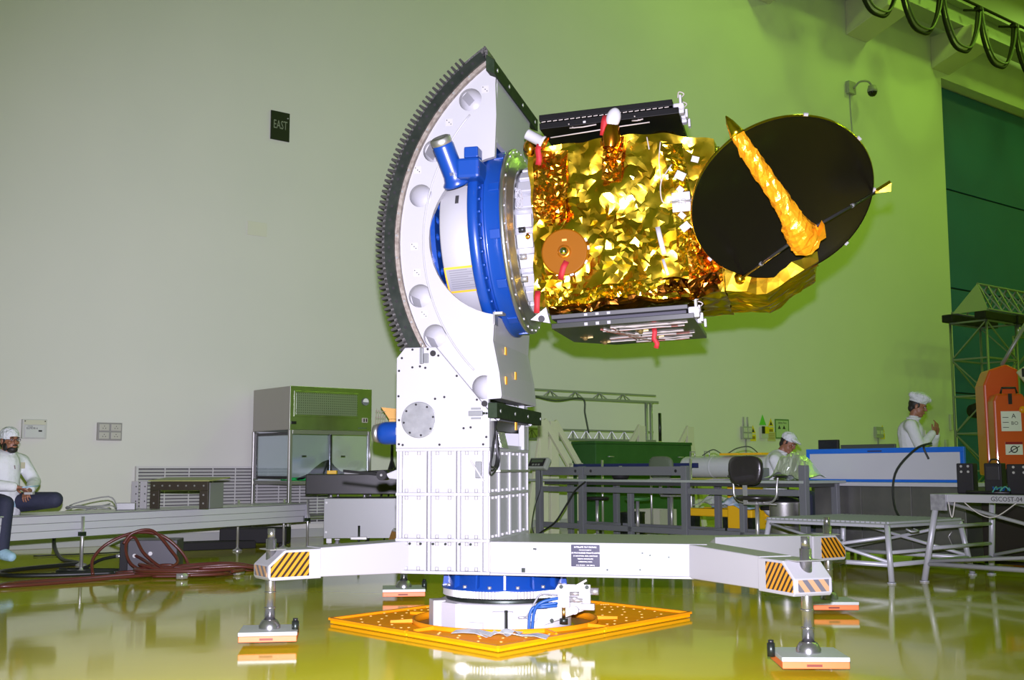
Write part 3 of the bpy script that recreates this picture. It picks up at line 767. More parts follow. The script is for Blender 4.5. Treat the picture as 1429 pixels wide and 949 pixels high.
for i in range(30):
    a = 124 + i * 3.6; u, z = P2(RW + .06, a)
    if a < 226: MB().cyl((u, -.548, z), (u, -.544, z), .010, n=8).build('rim_bolt', BLACKM, ga_)
for i in range(18):
    a = 124.5 + i * 6; u, z = P2(RW + .014, a)
    if a < 226: MB().cyl((u, -.536, z), (u, -.529, z), .008, n=8).build('rail_bolt', STEEL, ga_)
ring_seg(RW + .093, RW + .125, -.50, -.30, 122.4, 236).build('gear_rim', GEARM, ga_)
nt_ = 80; tv = []; a0, a1 = 128.5, 236.0
for i in range(nt_):
    for f_, r in ((.0, 1.474), (.30, 1.474), (.42, 1.528), (.82, 1.528)):
        tv.append(P2(r, a0 + (a1 - a0) * (i + f_) / nt_))
lo = [P2(1.470, a0 + (a1 - a0) * i / nt_) for i in range(nt_ + 1)]
m = MB()
for i in range(nt_):
    p = [tv[4 * i + 1], tv[4 * i + 2], tv[4 * i + 3], P2(1.474, a0 + (a1 - a0) * (i + .97) / nt_), P2(1.455, a0 + (a1 - a0) * (i + .97) / nt_), P2(1.455, a0 + (a1 - a0) * (i + .3) / nt_)]
    m.prism([(u, -.50, z) for u, z in p], (0, .20, 0))
m.build('gear_tooth_row', TOOTHM, ga_, kind='stuff')
# end block and top stop bar
MB().prism([(P2(RW + .027, 124.3)[0], -.545, P2(RW + .027, 124.3)[1]), (P2(1.475, 122.6)[0], -.545, P2(1.475, 122.6)[1]), (.028, -.545, 3.66), (.028, -.545, 3.56)], (0, .5, 0)).build('end_block', GEARM, ga_, bevel=.004)
MB().prism([(.03, -.60, 3.615), (.085, -.60, 3.575), (.085, -.60, 3.485), (.03, -.60, 3.51)], (0, 1.3, 0)).build('stop_bar', GREENP, ga_, bevel=.003)
for v in (-.52, -.2, .2, .6): MB().cyl((.085, v, 3.53), (.09, v, 3.53), .013, n=10).build('dowel', STEEL, ga_)

# bearing, drum and adapter, on the satellite's axis (3 degrees up)
AX = T(.09, 0, 2.515) @ Matrix.Rotation(-rad(3.5), 4, 'Y')
def axp(name, mb, m, bevel=0, par=ga_, kind=None): return mb.build(name, m, par, M=AX, bevel=bevel, kind=kind)
axp('drum', MB().lathe([(.30, -.39), (.505, -.39), (.515, -.38), (.515, -.175), (.50, -.165), (.30, -.165)], (0, 0, 0), (1, 0, 0), 72), WHITE)
# blue slotted disc left of the drum
sl = []
for k in range(24):
    q = 2 * PI * k / 24; c, s_ = math.cos(q), math.sin(q)
    sl.append([(.435 * c + (dx * c - dy * s_), .435 * s_ + (dx * s_ + dy * c)) for dx, dy in [(.035 * math.cos(t), .024 * math.sin(t)) for t in np.linspace(0, 2 * PI, 12, endpoint=False)]])
pm = plate_mesh(circle2(0, 0, .492, 72), sl + [circle2(0, 0, .2, 30)], lambda x, y: (-.455, x, y), (.03, 0, 0))
axp('slotted_disc', pm, BLUE)
axp('inner_hub', MB().lathe([(.30, -.425), (.30, -.39)], (0, 0, 0), (1, 0, 0), 48), BLUE)
axp('outer_race', MB().lathe([(.45, -.164), (.655, -.164), (.675, -.155), (.675, -.10), (.665, -.095), (.45, -.095)], (0, 0, 0), (1, 0, 0), 96), BLUE)
axp('bearing_gap', MB().lathe([(.58, -.095), (.60, -.095), (.60, -.07), (.58, -.07)], (0, 0, 0), (1, 0, 0), 72), mat('dark_blue_gap', (.006, .04, .22), .4))
axp('inner_race', MB().lathe([(.45, -.07), (.625, -.07), (.635, -.065), (.635, -.05), (.612, -.04), (.605, .03), (.45, .03)], (0, 0, 0), (1, 0, 0), 96), BLUE)
mb = MB()
for k in range(48):
    q = 2 * PI * k / 48
    mb.cyl((-.095, .645 * math.cos(q), .645 * math.sin(q)), (-.078, .645 * math.cos(q), .645 * math.sin(q)), .012, n=6)
axp('race_bolts', mb, BLUE, kind='stuff')
for k in range(12):
    q = 2 * PI * k / 12 + .1
    axp('race_lug', MB().box(-.038, .028, .604, .618, -.03, .03), BLUE, bevel=.004).matrix_local = AX @ Matrix.Rotation(q, 4, 'X')
SLV = mat('machined_aluminium_ring', (.50, .51, .49), .30, .95)
axp('adapter_ring', MB().lathe([(.48, .031), (.615, .031), (.62, .036), (.62, .056), (.60, .062), (.585, .068), (.565, .070), (.56, .082), (.535, .086), (.53, .098), (.505, .102), (.48, .102)], (0, 0, 0), (1, 0, 0), 96), SLV)
for k in range(32):
    q = 2 * PI * k / 32
    axp('ring_bolt', MB().cyl((.060, .600 * math.cos(q), .600 * math.sin(q)), (.069, .600 * math.cos(q), .600 * math.sin(q)), .009, n=8), STEEL)
# tilt motor on the drum
A_ = Vector((-.16, -.60, 2.80)); D_ = Vector((-.22, -.50, .84)).normalized()
mm = MB().lathe([(0, -.02), (.085, -.02), (.09, 0), (.075, .02), (.068, .05), (.068, .24), (.055, .27), (.0, .275)], A_, D_, 28).build('slew_motor', BLUE, ga_)
MB().lathe([(.055, .24), (.066, .26), (.066, .292), (.05, .30), (.045, .285), (0, .283)], A_, D_, 28).build('fan_cover', BRUSHED, mm)
b_ = A_ + D_ * .11
MB().box(b_.x + .05, b_.x + .20, b_.y - .06, b_.y + .14, b_.z - .10, b_.z + .03).build('gear_housing', BLUE, mm, bevel=.02)
MB().box(b_.x + .10, b_.x + .19, b_.y - .05, b_.y + .06, b_.z + .03, b_.z + .10).build('terminal_box', BLUE, mm, bevel=.008)
MB().box(-.012, .012, -.001, .001, -.018, .018).build('rating_plate', ALU, mm, M=Matrix.Translation(A_ + D_ * .07 + Vector((.012, -.066, -.03))) @ Matrix.Rotation(rad(-30), 4, 'X') @ Matrix.Rotation(rad(-16), 4, 'Y'))
# small printed strip and framed data label on the drum
def drum_patch(name, x0, x1, a0, a1, m, r=.5165, n=14, t=.002):
    vs = []; fs = []
    for i in range(n + 1):
        q = rad(a0 + (a1 - a0) * i / n)
        for x in (x0, x1):
            for rr in (r, r + t): vs.append((x, -rr * math.cos(q), rr * math.sin(q)))
    for i in range(n):
        k = 4 * i
        fs += [(k + 1, k + 3, k + 7, k + 5), (k, k + 4, k + 6, k + 2), (k, k + 1, k + 5, k + 4), (k + 2, k + 6, k + 7, k + 3)]
    return axp(name, MB().add(vs, fs), m)
drum_patch('print_strip', -.285, -.262, 22, 29, INK, n=4)
drum_patch('data_label', -.375, -.185, -43, -25, mat('label_paper', (.22, .225, .24), .5), r=.5168)
for z0, z1 in ((-26, -24.4), (-44.6, -43)): drum_patch('label_tape', -.385, -.172, z0, z1, STK, r=.5172, n=3)
for x0, x1 in ((-.385, -.375), (-.182, -.172)): drum_patch('label_tape', x0, x1, -44.6, -24.4, STK, r=.5172)
for k in range(9): drum_patch('print_line', -.355, -.205 - .03 * (k % 3 == 2), -41 + 1.7 * k, -40.4 + 1.7 * k, mat('faint_print', (.15, .155, .17), .6), r=.5195, n=2, t=.0006)
# grounding bracket at the bottom of the race
MB().box(.05, .11, -.50, -.41, 1.965, 1.98).box(.05, .06, -.50, -.41, 1.90, 1.98).build('bracket', BRUSHED, ga_)
# =================================================================== SATELLITE (x along its axis, y away, z up; origin at the pivot)
SM = FM @ T(.80, 0, 2.535) @ Matrix.Rotation(-rad(2.6), 4, 'Y')
sat = thing('satellite', 'satellite wrapped in crumpled gold foil held level by the white tilt fixture', 'satellite', M=SM)
def gold(name, c1, c2, rough, scale=5.0):
    m = bpy.data.materials.new(name); m.use_nodes = True
    nt = m.node_tree; b = nt.nodes['Principled BSDF']
    b.inputs['Metallic'].default_value = 1.0; b.inputs['Roughness'].default_value = rough
    tc = nt.nodes.new('ShaderNodeTexCoord'); n = nt.nodes.new('ShaderNodeTexNoise'); n.inputs['Scale'].default_value = scale; n.inputs['Detail'].default_value = 3
    r = nt.nodes.new('ShaderNodeValToRGB'); r.color_ramp.elements[0].position = .38; r.color_ramp.elements[1].position = .62
    r.color_ramp.elements[0].color = (*c1, 1); r.color_ramp.elements[1].color = (*c2, 1)
    n2 = nt.nodes.new('ShaderNodeTexVoronoi'); n2.inputs['Scale'].default_value = 14; n2.feature = 'F1'
    bp = nt.nodes.new('ShaderNodeBump'); bp.inputs['Strength'].default_value = .25; bp.inputs['Distance'].default_value = .006
    L = nt.links.new
    L(tc.outputs['Object'], n.inputs['Vector']); L(n.outputs['Fac'], r.inputs['Fac']); L(r.outputs['Color'], b.inputs['Base Color'])
    L(tc.outputs['Object'], n2.inputs['Vector']); L(n2.outputs['Distance'], bp.inputs['Height']); L(bp.outputs['Normal'], b.inputs['Normal'])
    return m
GOLD = gold('gold_foil', (.78, .44, .022), (.88, .62, .045), .22)
AMBER = gold('amber_foil', (.80, .26, .02), (.90, .42, .04), .2, 9)
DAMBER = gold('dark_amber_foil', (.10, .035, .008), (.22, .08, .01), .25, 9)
rng = np.random.default_rng(11)

def crumple(P, seed, amp=1.0):
    """height of crumpled sheet at 2-D points: sharp creases from several cell patterns plus pulled folds"""
    g = np.random.default_rng(seed)
    def cells(P, size, stretch, k=2):
        n = max(8, int(1.9 / size ** 2))
        lo = P.min(0) - .2; hi = P.max(0) + .2
        s = lo + g.random((n, 2)) * (hi - lo)
        a = g.random(n) * PI; st = 1 + stretch * g.random(n)
        d = P[:, None, :] - s[None]
        u = d[..., 0] * np.cos(a) + d[..., 1] * np.sin(a); v = -d[..., 0] * np.sin(a) + d[..., 1] * np.cos(a)
        D = np.sqrt((u / st) ** 2 + (v * 1.0) ** 2)
        D.sort(axis=1)
        return (D[:, 1] - D[:, 0]) / size
    h = .060 * cells(P, .30, 2.5) + .028 * cells(P, .15, 2.2) + .006 * cells(P, .06, 1.2)
    for _ in range(5):                                   # folds pulled from tie points
        c = P.min(0) + g.random(2) * (P.max(0) - P.min(0))
        d = P - c; r = np.hypot(d[:, 0], d[:, 1]); t = np.arctan2(d[:, 1], d[:, 0])
        k = g.integers(7, 13); ph = g.random() * 6
        tri = np.abs(((t * k / (2 * PI) + ph) % 1) - .5) * 2
        h += .022 * tri * np.exp(-r / .22) * np.minimum(1, r / .05)
    return (h - h.mean()) * amp

def foil_grid(o, a, b, la, lb, nrm, step, seed, amp=1.0, edge=.05, wob=.012):
    """crumpled rectangle at o spanned by unit a,b; pinned at its edge, returns verts, faces"""
    o = np.array(o, float); a = np.array(a, float); b = np.array(b, float); nrm = np.array(nrm, float)
    na = max(3, int(la / step)); nb = max(3, int(lb / step))
    g = np.random.default_rng(seed + 100)
    I, J = np.meshgrid(np.linspace(0, 1, na + 1), np.linspace(0, 1, nb + 1), indexing='ij')
    jit = g.uniform(-.38, .38, (na + 1, nb + 1, 2))
    jit[[0, -1], :, 0] = 0; jit[:, [0, -1], 1] = 0
    U = (I + jit[..., 0] / na) * la; V = (J + jit[..., 1] / nb) * lb
    P = np.stack([U.ravel(), V.ravel()], 1)
    h = crumple(P, seed, amp) + g.normal(0, .0005, len(P)) * amp
    m = np.minimum(np.minimum(P[:, 0], la - P[:, 0]), np.minimum(P[:, 1], lb - P[:, 1]))
    h = h * np.clip(m / edge, 0.0, 1) + .0
    W = o + P[:, :1] * a + P[:, 1:] * b + h[:, None] * nrm
    # gentle wobble of the whole surface (also moves the edges, the same for neighbours)
    W += wob * np.stack([np.sin(9 * W[:, 1] + 7 * W[:, 2]) + .6 * np.sin(31 * W[:, 2]), np.sin(11 * W[:, 0] + 5 * W[:, 2]) + .6 * np.sin(37 * W[:, 0]), np.sin(8 * W[:, 0] + 10 * W[:, 1]) + .7 * np.sin(29 * W[:, 0] + 3)], 1) * .6
    idx = np.arange((na + 1) * (nb + 1)).reshape(na + 1, nb + 1); fs = []
    flip = np.dot(np.cross(a, b), nrm) < 0
    for i in range(na):
        for j in range(nb):
            q = [idx[i, j], idx[i + 1, j], idx[i + 1, j + 1], idx[i, j + 1]]
            t = [(q[0], q[1], q[2]), (q[0], q[2], q[3])] if g.random() < .5 else [(q[0], q[1], q[3]), (q[1], q[2], q[3])]
            fs += [tuple(int(x) for x in (reversed(f) if flip else f)) for f in t]
    return W, fs
def foil_box(name, m, x0, x1, y0, y1, z0, z1, step, seed, amp=1.0, par=sat):
    mb = MB()
    F = [((x0, y0, z0), (1, 0, 0), (0, 0, 1), x1 - x0, z1 - z0, (0, -1, 0)), ((x0, y1, z0), (1, 0, 0), (0, 0, 1), x1 - x0, z1 - z0, (0, 1, 0)),
         ((x0, y0, z0), (1, 0, 0), (0, 1, 0), x1 - x0, y1 - y0, (0, 0, -1)), ((x0, y0, z1), (1, 0, 0), (0, 1, 0), x1 - x0, y1 - y0, (0, 0, 1)),
         ((x0, y0, z0), (0, 1, 0), (0, 0, 1), y1 - y0, z1 - z0, (-1, 0, 0)), ((x1, y0, z0), (0, 1, 0), (0, 0, 1), y1 - y0, z1 - z0, (1, 0, 0))]
    for k, (o, a, b, la, lb, n) in enumerate(F):
        v, f = foil_grid(o, a, b, la, lb, n, step if k in (0, 2, 3) else step * 1.6, seed + k, amp)
        v[:, 2] -= .16 * np.clip((v[:, 0] - .36) / .3, 0, 1) * (v[:, 2] > .2) * .5
        mb.add(v, f, True)
    o = mb.build(name, m, par); o.data.set_sharp_from_angle(angle=rad(13)); return o
body = foil_box('body_blanket', GOLD, -.495, .66, -.52, .52, -.515, .50, .024, 20)
# earth-facing deck reaching on behind the dish, its lower side sloping up
dk = MB()
prof = [(.66, -.50), (.90, -.53), (1.20, -.36), (1.24, -.05), (1.0, .28), (.66, .42)]
pv = []
for i, (x, z) in enumerate(prof):
    for j in range(13):
        y = -.40 + .86 * j / 12
        pv.append((x + rng.normal(0, .006), y, z + rng.normal(0, .010)))
n1 = 13
fs = []
for i in range(len(prof) - 1):
    for j in range(12):
        fs += [(i * n1 + j, i * n1 + j + 1, (i + 1) * n1 + j + 1), (i * n1 + j, (i + 1) * n1 + j + 1, (i + 1) * n1 + j)]
fs += [tuple(i * n1 for i in range(len(prof))), tuple(i * n1 + 12 for i in reversed(range(len(prof))))]
dk.add(pv, fs); dko = dk.build('deck_blanket', GOLD, sat)
sb = dko.modifiers.new('fine', 'SUBSURF'); sb.subdivision_type = 'SIMPLE'; sb.levels = 2; sb.render_levels = 2
tx = bpy.data.textures.new('crease', 'VORONOI'); tx.noise_scale = .10
dm = dko.modifiers.new('crease', 'DISPLACE'); dm.texture = tx; dm.strength = .05; dm.mid_level = .5; dm.texture_coords = 'LOCAL'
# patches of amber, finely crinkled blanket
def patch(name, m, x0, x1, z0, z1, y, seed, amp=.8, step=.014, tilt=0):
    v, f = foil_grid((x0, y, z0), (1, 0, 0), (0, 0, 1), x1 - x0, z1 - z0, (0, -1, 0), step, seed, amp, .02, .010)
    k = v.copy(); 
    if tilt: c = np.array([(x0 + x1) / 2, y, (z0 + z1) / 2]); q = rad(tilt); d = k - c; k[:, 0] = c[0] + d[:, 0] * math.cos(q) - d[:, 2] * math.sin(q); k[:, 2] = c[2] + d[:, 0] * math.sin(q) + d[:, 2] * math.cos(q)
    o = MB().add(k, f).build(name, m, sat); s_ = o.modifiers.new('thickness', 'SOLIDIFY'); s_.thickness = .006
    return o
patch('thruster_blanket', AMBER, -.47, -.26, .03, .46, -.545, 41, tilt=-6)
patch('thruster_blanket', AMBER, -.02, .10, .22, .50, -.55, 42, tilt=-10)
patch('side_blanket', GOLD, .38, .50, -.40, .42, -.545, 43, .9, tilt=4)
patch('corner_blanket', AMBER, .46, .66, -.47, -.10, -.55, 44, 1.0)
patch('edge_fold', GOLD, -.42, .52, -.53, -.42, -.56, 45, 1.0)
# ragged dark fold at the lower right
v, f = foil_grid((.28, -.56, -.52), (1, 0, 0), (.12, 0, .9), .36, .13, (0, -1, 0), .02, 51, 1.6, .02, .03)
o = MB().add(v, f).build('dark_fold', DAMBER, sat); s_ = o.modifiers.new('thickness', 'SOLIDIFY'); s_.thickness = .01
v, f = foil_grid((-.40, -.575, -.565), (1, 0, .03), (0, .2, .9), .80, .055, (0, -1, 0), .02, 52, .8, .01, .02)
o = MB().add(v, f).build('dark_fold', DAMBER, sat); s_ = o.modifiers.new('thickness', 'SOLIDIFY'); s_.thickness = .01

# folded solar panels, two leaves each, above and below
CELL = mat('panel_black', (.0022, .0022, .0022), .5, spec=.15)
PEDGE = mat('panel_edge_grey', (.02, .022, .02), .5)
PBACK = mat('carbon_panel_back', (.014, .017, .012), .3, coat=.2)
WIRE = mat('white_wire', (.34, .31, .27), .6); PINKW = mat('pink_wire', (.20, .07, .05), .6); WKAP = mat('white_bracket', (.36, .36, .37), .5)
def leaf(name, z0, z1, x0, x1, y0, y1, cut, m):
    pts = [(x0, y0), (x1, y0), (x1, y1), (x0 + cut, y1), (x0, y1 - cut * 1.4)]
    return MB().prism([(x, y, z0) for x, y in pts], (0, 0, z1 - z0)).build(name, m, sat, bevel=.003)
up1 = leaf('solar_panel', .645, .685, -.405, .425, -.57, .42, .16, CELL)
up2 = leaf('solar_panel', .592, .632, -.405, .46, -.57, .42, .16, CELL)
for i in range(22):
    x = -.39 + i * .0365
    MB().bar((x, -.571, .636 + .001 * (i % 2)), (x + .026, -.571, .638), .004).build('stitch', WIRE, up2)
for x in (-.12, .0, .06): MB().box(x - .008, x + .008, -.574, -.5705, .60, .612).build('clip', WKAP, up2)
for x0, x1, z in ((-.22, -.05, .588), (.17, .24, .588)):
    MB().tube([(x0, -.54, z), ((x0 + x1) / 2, -.545, z - .004), (x1, -.55, z)], .004, 6).build('wire', WIRE, up2)
for x in (-.19, .22): MB().tube([(x, -.53, .586), (x - .02, -.555, .60), (x - .03, -.572, .605)], .004, 6).build('wire', WIRE, up2)
# lower stack
lo1 = leaf('solar_panel', -.605, -.578, -.395, .435, -.56, .50, .20, PEDGE)
lo2 = leaf('solar_panel', -.665, -.632, -.395, .47, -.565, .52, .24, PBACK)
MB().box(-.37, .42, -.50, .4, -.6315, -.6055).build('gap_shade', mat('panel_gap', (.004, .004, .012), .6), lo1)  # dark block standing in for the shade in the gap between the leaves
for x in (-.18, -.11, -.04): 
    MB().box(x - .01, x + .01, -.565, -.5605, -.60, -.585).build('clip', mat('clip_grey', (.25, .25, .26), .5), lo1)
    MB().box(x - .01, x + .01, -.57, -.5655, -.66, -.642).build('clip', MATS['clip_grey'], lo2)
random.seed(21)
def belly_wire(pts, m, r=.004):
    q = []
    for x, y in pts: q.append((x, y, -.668 - .003 * random.random()))
    MB().tube(spline(q, 5), r, 6).build('wire', m, lo2)
for k, y in enumerate((-.44, -.30, -.05, .10, .28, .40)):
    x0 = (-.05, -.12, .05, -.14, -.16, .0)[k]; x1 = .42 - .03 * (k % 3)
    n_ = 7
    for off, m_ in ((0, WIRE), (.012, PINKW if k % 2 else WIRE)):
        belly_wire([(x0 + (x1 - x0) * i / n_, y + off + .018 * random.uniform(-1, 1)) for i in range(n_ + 1)], m_)
for x, y, x2, y2 in ((-.12, -.38, .06, .05), (-.05, -.44, .02, .30), (-.10, -.30, .10, .36), (.0, .0, .12, .42)):
    for off in (0, .02): belly_wire([(x + off, y), ((x + x2) / 2 + off, (y + y2) / 2 + .02), (x2 + off, y2)], WIRE if off else PINKW, .0045)
for x, y in ((-.28, -.02), (-.20, .30), (.10, -.16), (.16, .20)):
    MB().lathe([(.0, -.02), (.012, -.018), (.02, 0)], (x, y, -.665), (0, 0, 1), 12).build('hold_down', mat('dull_brass', (.35, .25, .10), .4, .8), lo2)
    for q in (0, 2.1, 4.2): MB().bar((x, y, -.67), (x + .05 * math.cos(q), y + .05 * math.sin(q), -.668), .006).build('tie', MATS['dull_brass'], lo2)
# white hinge brackets at the outer ends
random.seed(8)
for z, x, ys, par in ((.64, .445, (-.50, -.30), up1), (-.62, .455, (-.50, -.22), lo2)):
    for y in ys:
        h_ = MB().box(x - .02, x + .045, y - .03, y + .03, z - .035, z + .03).build('hinge_bracket', WKAP, par, bevel=.008)
        MB().box(x + .02, x + .035, y - .05, y + .05, z + .02, z + .075).build('hinge_ear', WKAP, h_, bevel=.004)
        MB().cyl((x + .03, y - .06, z), (x + .03, y + .06, z), .018, n=12).build('hinge_pin', WKAP, h_)
        MB().tube(spline([(x + .03, y, z + .07), (x + .05, y - .02, z + .085), (x + .02, y - .02, z + .10), (x + .01, y, z + .07)], 5), .004, 6).build('wire', WIRE, h_)
        MB().box(x + .05, x + .065, y - .02, y + .03, z - .06, z - .01).build('hinge_ear', WKAP, h_, bevel=.003)
# round amber antenna on the near face
ANT = mat('amber_antenna_disc', (.17, .058, .0012), .5, 0, spec=.08)
disc = MB().lathe([(0, -.012), (.03, -.012)] + [(r, -.012 + (.003 if i % 2 else 0)) for i, r in enumerate(np.linspace(.035, .138, 26))] + [(.144, -.006), (.144, .02), (0, .02)], (-.285, -.585, -.20), (0, 1, 0), 56).build('antenna_disc', ANT, sat)
MB().lathe([(0, -.05), (.02, -.048), (.026, -.035), (.026, -.012)], (-.285, -.585, -.20), (0, 1, 0), 24).build('centre_knob', mat('silver_knob', (.85, .82, .75), .12, 1), disc)
MB().lathe([(.028, -.02), (.042, -.018), (.042, -.012)], (-.285, -.585, -.20), (0, 1, 0), 24).build('collar', mat('amber_collar', (.75, .25, .02), .25, .8), disc)
MB().box(-.295, -.265, -.603, -.598, -.135, -.122).build('print_label', mat('amber_label', (.75, .30, .06), .5), disc)
for q in (-75, -30, 25, 5): MB().box(-.012, .012, -.003, .0, -.006, .006).build('tape_tab', WKAP, disc, M=T(-.285 + .15 * math.cos(rad(q)), -.59, -.20 + .15 * math.sin(rad(q))) @ Matrix.Rotation(-rad(q + 90), 4, 'Y'))
# cloth safety tags
def cloth_tag(pts, w, name='safety_tag', m=RED, par=sat):
    vs = []; P = [Vector(p) for p in pts]
    for i, p in enumerate(P):
        t = (P[min(i + 1, len(P) - 1)] - P[max(i - 1, 0)]).normalized(); s_ = t.cross(Vector((0, 1, 0))).normalized() * w / 2
        vs += [p - s_, p + s_]
    o = MB().add(vs, [(2 * i, 2 * i + 1, 2 * i + 3, 2 * i + 2) for i in range(len(P) - 1)], True).build(name, m, par)
    q = o.modifiers.new('thickness', 'SOLIDIFY'); q.thickness = .004
    return o
cloth_tag([(-.27, -.615, -.265), (-.29, -.625, -.30), (-.305, -.615, -.34), (-.315, -.60, -.37)], .035)
cloth_tag([(-.46, -.60, -.43), (-.465, -.61, -.47), (-.47, -.605, -.52), (-.475, -.60, -.565)], .035)
cloth_tag([(.02, -.60, .62), (.01, -.61, .58), (.0, -.60, .53), (-.005, -.595, .50)], .04)
cloth_tag([(-.40, -.60, .50), (-.415, -.605, .45), (-.41, -.60, .40), (-.42, -.595, .36)], .035)
cloth_tag([(.20, -.30, -.672), (.205, -.31, -.70), (.195, -.30, -.74), (.215, -.30, -.77), (.205, -.30, -.80)], .03)
# white capped thruster covers
c0 = Vector((-.38, -.58, .50)); d0 = Vector((-.85, -.12, .55)).normalized()
tc_ = MB().lathe([(0, .125), (.03, .125), (.034, .12), (.034, .02), (.042, .015), (.042, 0), (0, 0)], c0, d0, 24).build('thruster_cap', mat('white_cap_plastic', (.40, .40, .40), .4), sat)
MB().lathe([(.045, -.012), (.045, .0)], c0, d0, 20).build('clamp_ring', AMBER, tc_)
v = MB().ball((.065, -.60, .60), (.045, .035, .065), 18, 12, Matrix.Rotation(rad(18), 3, 'Y')).build('sensor_cover', MATS['white_cap_plastic'], sat)
MB().lathe([(.05, 0), (.062, .05), (.05, .12), (.035, .17)], (.035, -.58, .42), (.12, 0, 1), 16).build('sensor_stem', AMBER, sat)
# foil rolled at the left top corner, bundles by the adapter
MB().ball((-.485, -.50, .50), (.045, .05, .06), 9, 7).build('foil_roll', AMBER, sat)
MB().ball((-.53, -.46, -.06), (.03, .05, .03), 8, 6).build('foil_bundle', AMBER, sat)
# white plate with silver hinge, tape squares and strips
MB().box(.385, .495, -.585, -.575, -.02, .10).build('white_plate', WKAP, sat, bevel=.004)
for x in (.415, .455): MB().box(x - .012, x + .012, -.595, -.5855, .02, .055).build('hinge_block', STEEL, sat, bevel=.003)
MB().cyl((.375, -.594, .04), (.505, -.594, .04), .007, n=10).build('hinge_pin', STEEL, sat)
for x, z, s_, q in ((.445, .20, .03, 30), (.44, .115, .02, 45), (.44, -.045, .02, 45), (.455, -.115, .028, -35), (.54, .29, .022, 20)):
    MB().box(-s_, s_, -.004, 0, -s_ * .8, s_ * .8).build('tape_square', WKAP, sat, M=T(x, -.585, z) @ Matrix.Rotation(rad(q), 4, 'Y'))
cloth_tag([(.29, -.585, -.10), (.30, -.59, -.16), (.31, -.59, -.22), (.32, -.585, -.27)], .028, 'tape_streamer', WKAP)
cloth_tag([(.31, -.585, -.30), (.325, -.59, -.36), (.335, -.59, -.40)], .016, 'tape_streamer', WKAP)
for pts in ([(.385, -.59, .04), (.33, -.60, .05), (.33, -.60, .17), (.40, -.60, .27)], [(.33, -.60, .17), (.325, -.60, .30), (.34, -.59, .42)], [(.26, -.59, .46), (.27, -.595, .38)]):
    MB().tube(spline(pts, 5), .004, 6).build('bond_wire', WIRE, sat)
MB().tube([(-.34, -.56, .535), (-.1, -.56, .545), (.1, -.56, .555), (.28, -.56, .56)], .004, 6).build('bond_wire', WIRE, sat)
# adapter cone between ring and body, with brackets
CONEM = mat('adapter_white_aluminium', (.36, .37, .39), .4, .2)
cone = MB().lathe([(.475, -.63), (.46, -.49)], n=64, axis=(1, 0, 0)).build('adapter_cone', CONEM, sat)
so = cone.modifiers.new('thickness', 'SOLIDIFY'); so.thickness = .01
for k, q in enumerate(range(100, 280, 15)):
    a = rad(q)
    bk = MB().box(-.60, -.50, -.045, .045, .465, .50).build('clamp_bracket', CONEM, cone, bevel=.006, M=Matrix.Rotation(a - PI / 2 + rad(0), 4, 'X'))
random.seed(4)
for k in range(5):
    y = -.545 - .01 * k; z = .16 + .05 * random.random()
    pts = [(-.56 + .02 * math.cos(t + k), y, z + .06 * math.sin(t)) for t in np.linspace(0, 5.5, 8)]
    MB().tube(spline(pts, 4), .003, 6).build('loose_wire', mat('grey_wire', (.3, .31, .33), .5), cone)
for z in (-.03, -.2, -.34): MB().cyl((-.57, -.56, z), (-.53, -.56, z), .018, n=12).build('connector', STEEL if z < -.1 else BLACK, cone)
MB().prism([(-.52, -.58, -.60), (-.42, -.58, -.53), (-.40, -.58, -.63)], (0, .03, 0)).build('gusset', WKAP, cone)
MB().cyl((-.45, -.592, -.60), (-.45, -.58, -.60), .02, n=14).build('gusset_bolt', BLACK, cone)

# ---- dish reflector with its feed boom
DN = Vector((.2628, -.6839, -.6806)); DX = Vector((.9341, .0038, .3569)); DY = DN.cross(DX)
DX = DY.cross(DN).normalized(); DN.normalize(); DY.normalize()
Dm = Matrix(((DX.x, DY.x, DN.x, 1.829), (DX.y, DY.y, DN.y, -.75), (DX.z, DY.z, DN.z, 2.529), (0, 0, 0, 1)))
Dloc = SM.inverted() @ FM @ Dm                     # dish frame in the satellite's frame, z out of the dish
DISH = mat('black_carbon_reflector', (.004, .0033, .002), .2, bump=(5, .10, .01), spec=.35)
RD = .522; SAG = .135
pr = [(0, -SAG)] + [(r, -SAG + SAG * (r / RD) ** 2) for r in np.linspace(.03, RD, 22)]
pr += [(RD + .006, .002), (RD + .006, -.012)] + [(r, -SAG - .03 + SAG * (r / RD) ** 2) for r in np.linspace(RD - .02, .02, 14)] + [(0, -SAG - .03)]
dish = MB().lathe(pr, n=96).build('dish_reflector', DISH, sat, M=Dloc)
MB().lathe([(RD - .004, -.022), (RD + .010, -.016), (RD + .011, -.004), (RD + .006, .004)], n=96).build('rim_foil', GOLD, dish)
bp_ = [(RD * .97, -.03), (RD * .9, -.07), (RD * .6, -.15), (.2, -.21), (0, -.215)]
MB().lathe(bp_, n=40).build('back_blanket', GOLD, dish)
# feed boom: thick amber wrap from beyond the rim to the feed in front of the centre
rp = np.random.default_rng(5)
path = [(-.13, .63, .03), (-.12, .585, .075), (-.105, .50, .125), (-.085, .41, .175), (-.06, .30, .225), (-.035, .19, .275), (-.02, .10, .31), (-.01, .03, .33), (.0, -.05, .335), (.01, -.11, .325)]
rr = [.006, .030, .042, .046, .050, .052, .060, .078, .088, .078]
sp = spline(path, 5)
ri = np.interp(np.linspace(0, 1, len(sp)), np.linspace(0, 1, len(rr)), rr)
mb = MB().tube(sp, list(ri), 16)
mb.v = [tuple(np.array(p) + rp.normal(0, .0035, 3)) for p in mb.v]; mb.s = [False] * len(mb.s)
WRAP = mat('amber_boom_wrap', (.80, .30, .008), .3, .45, bump=(22, .5, .015), var=(12, (.85, .36, .012), .3))
boom = mb.build('feed_boom', WRAP, sat, M=Dloc)
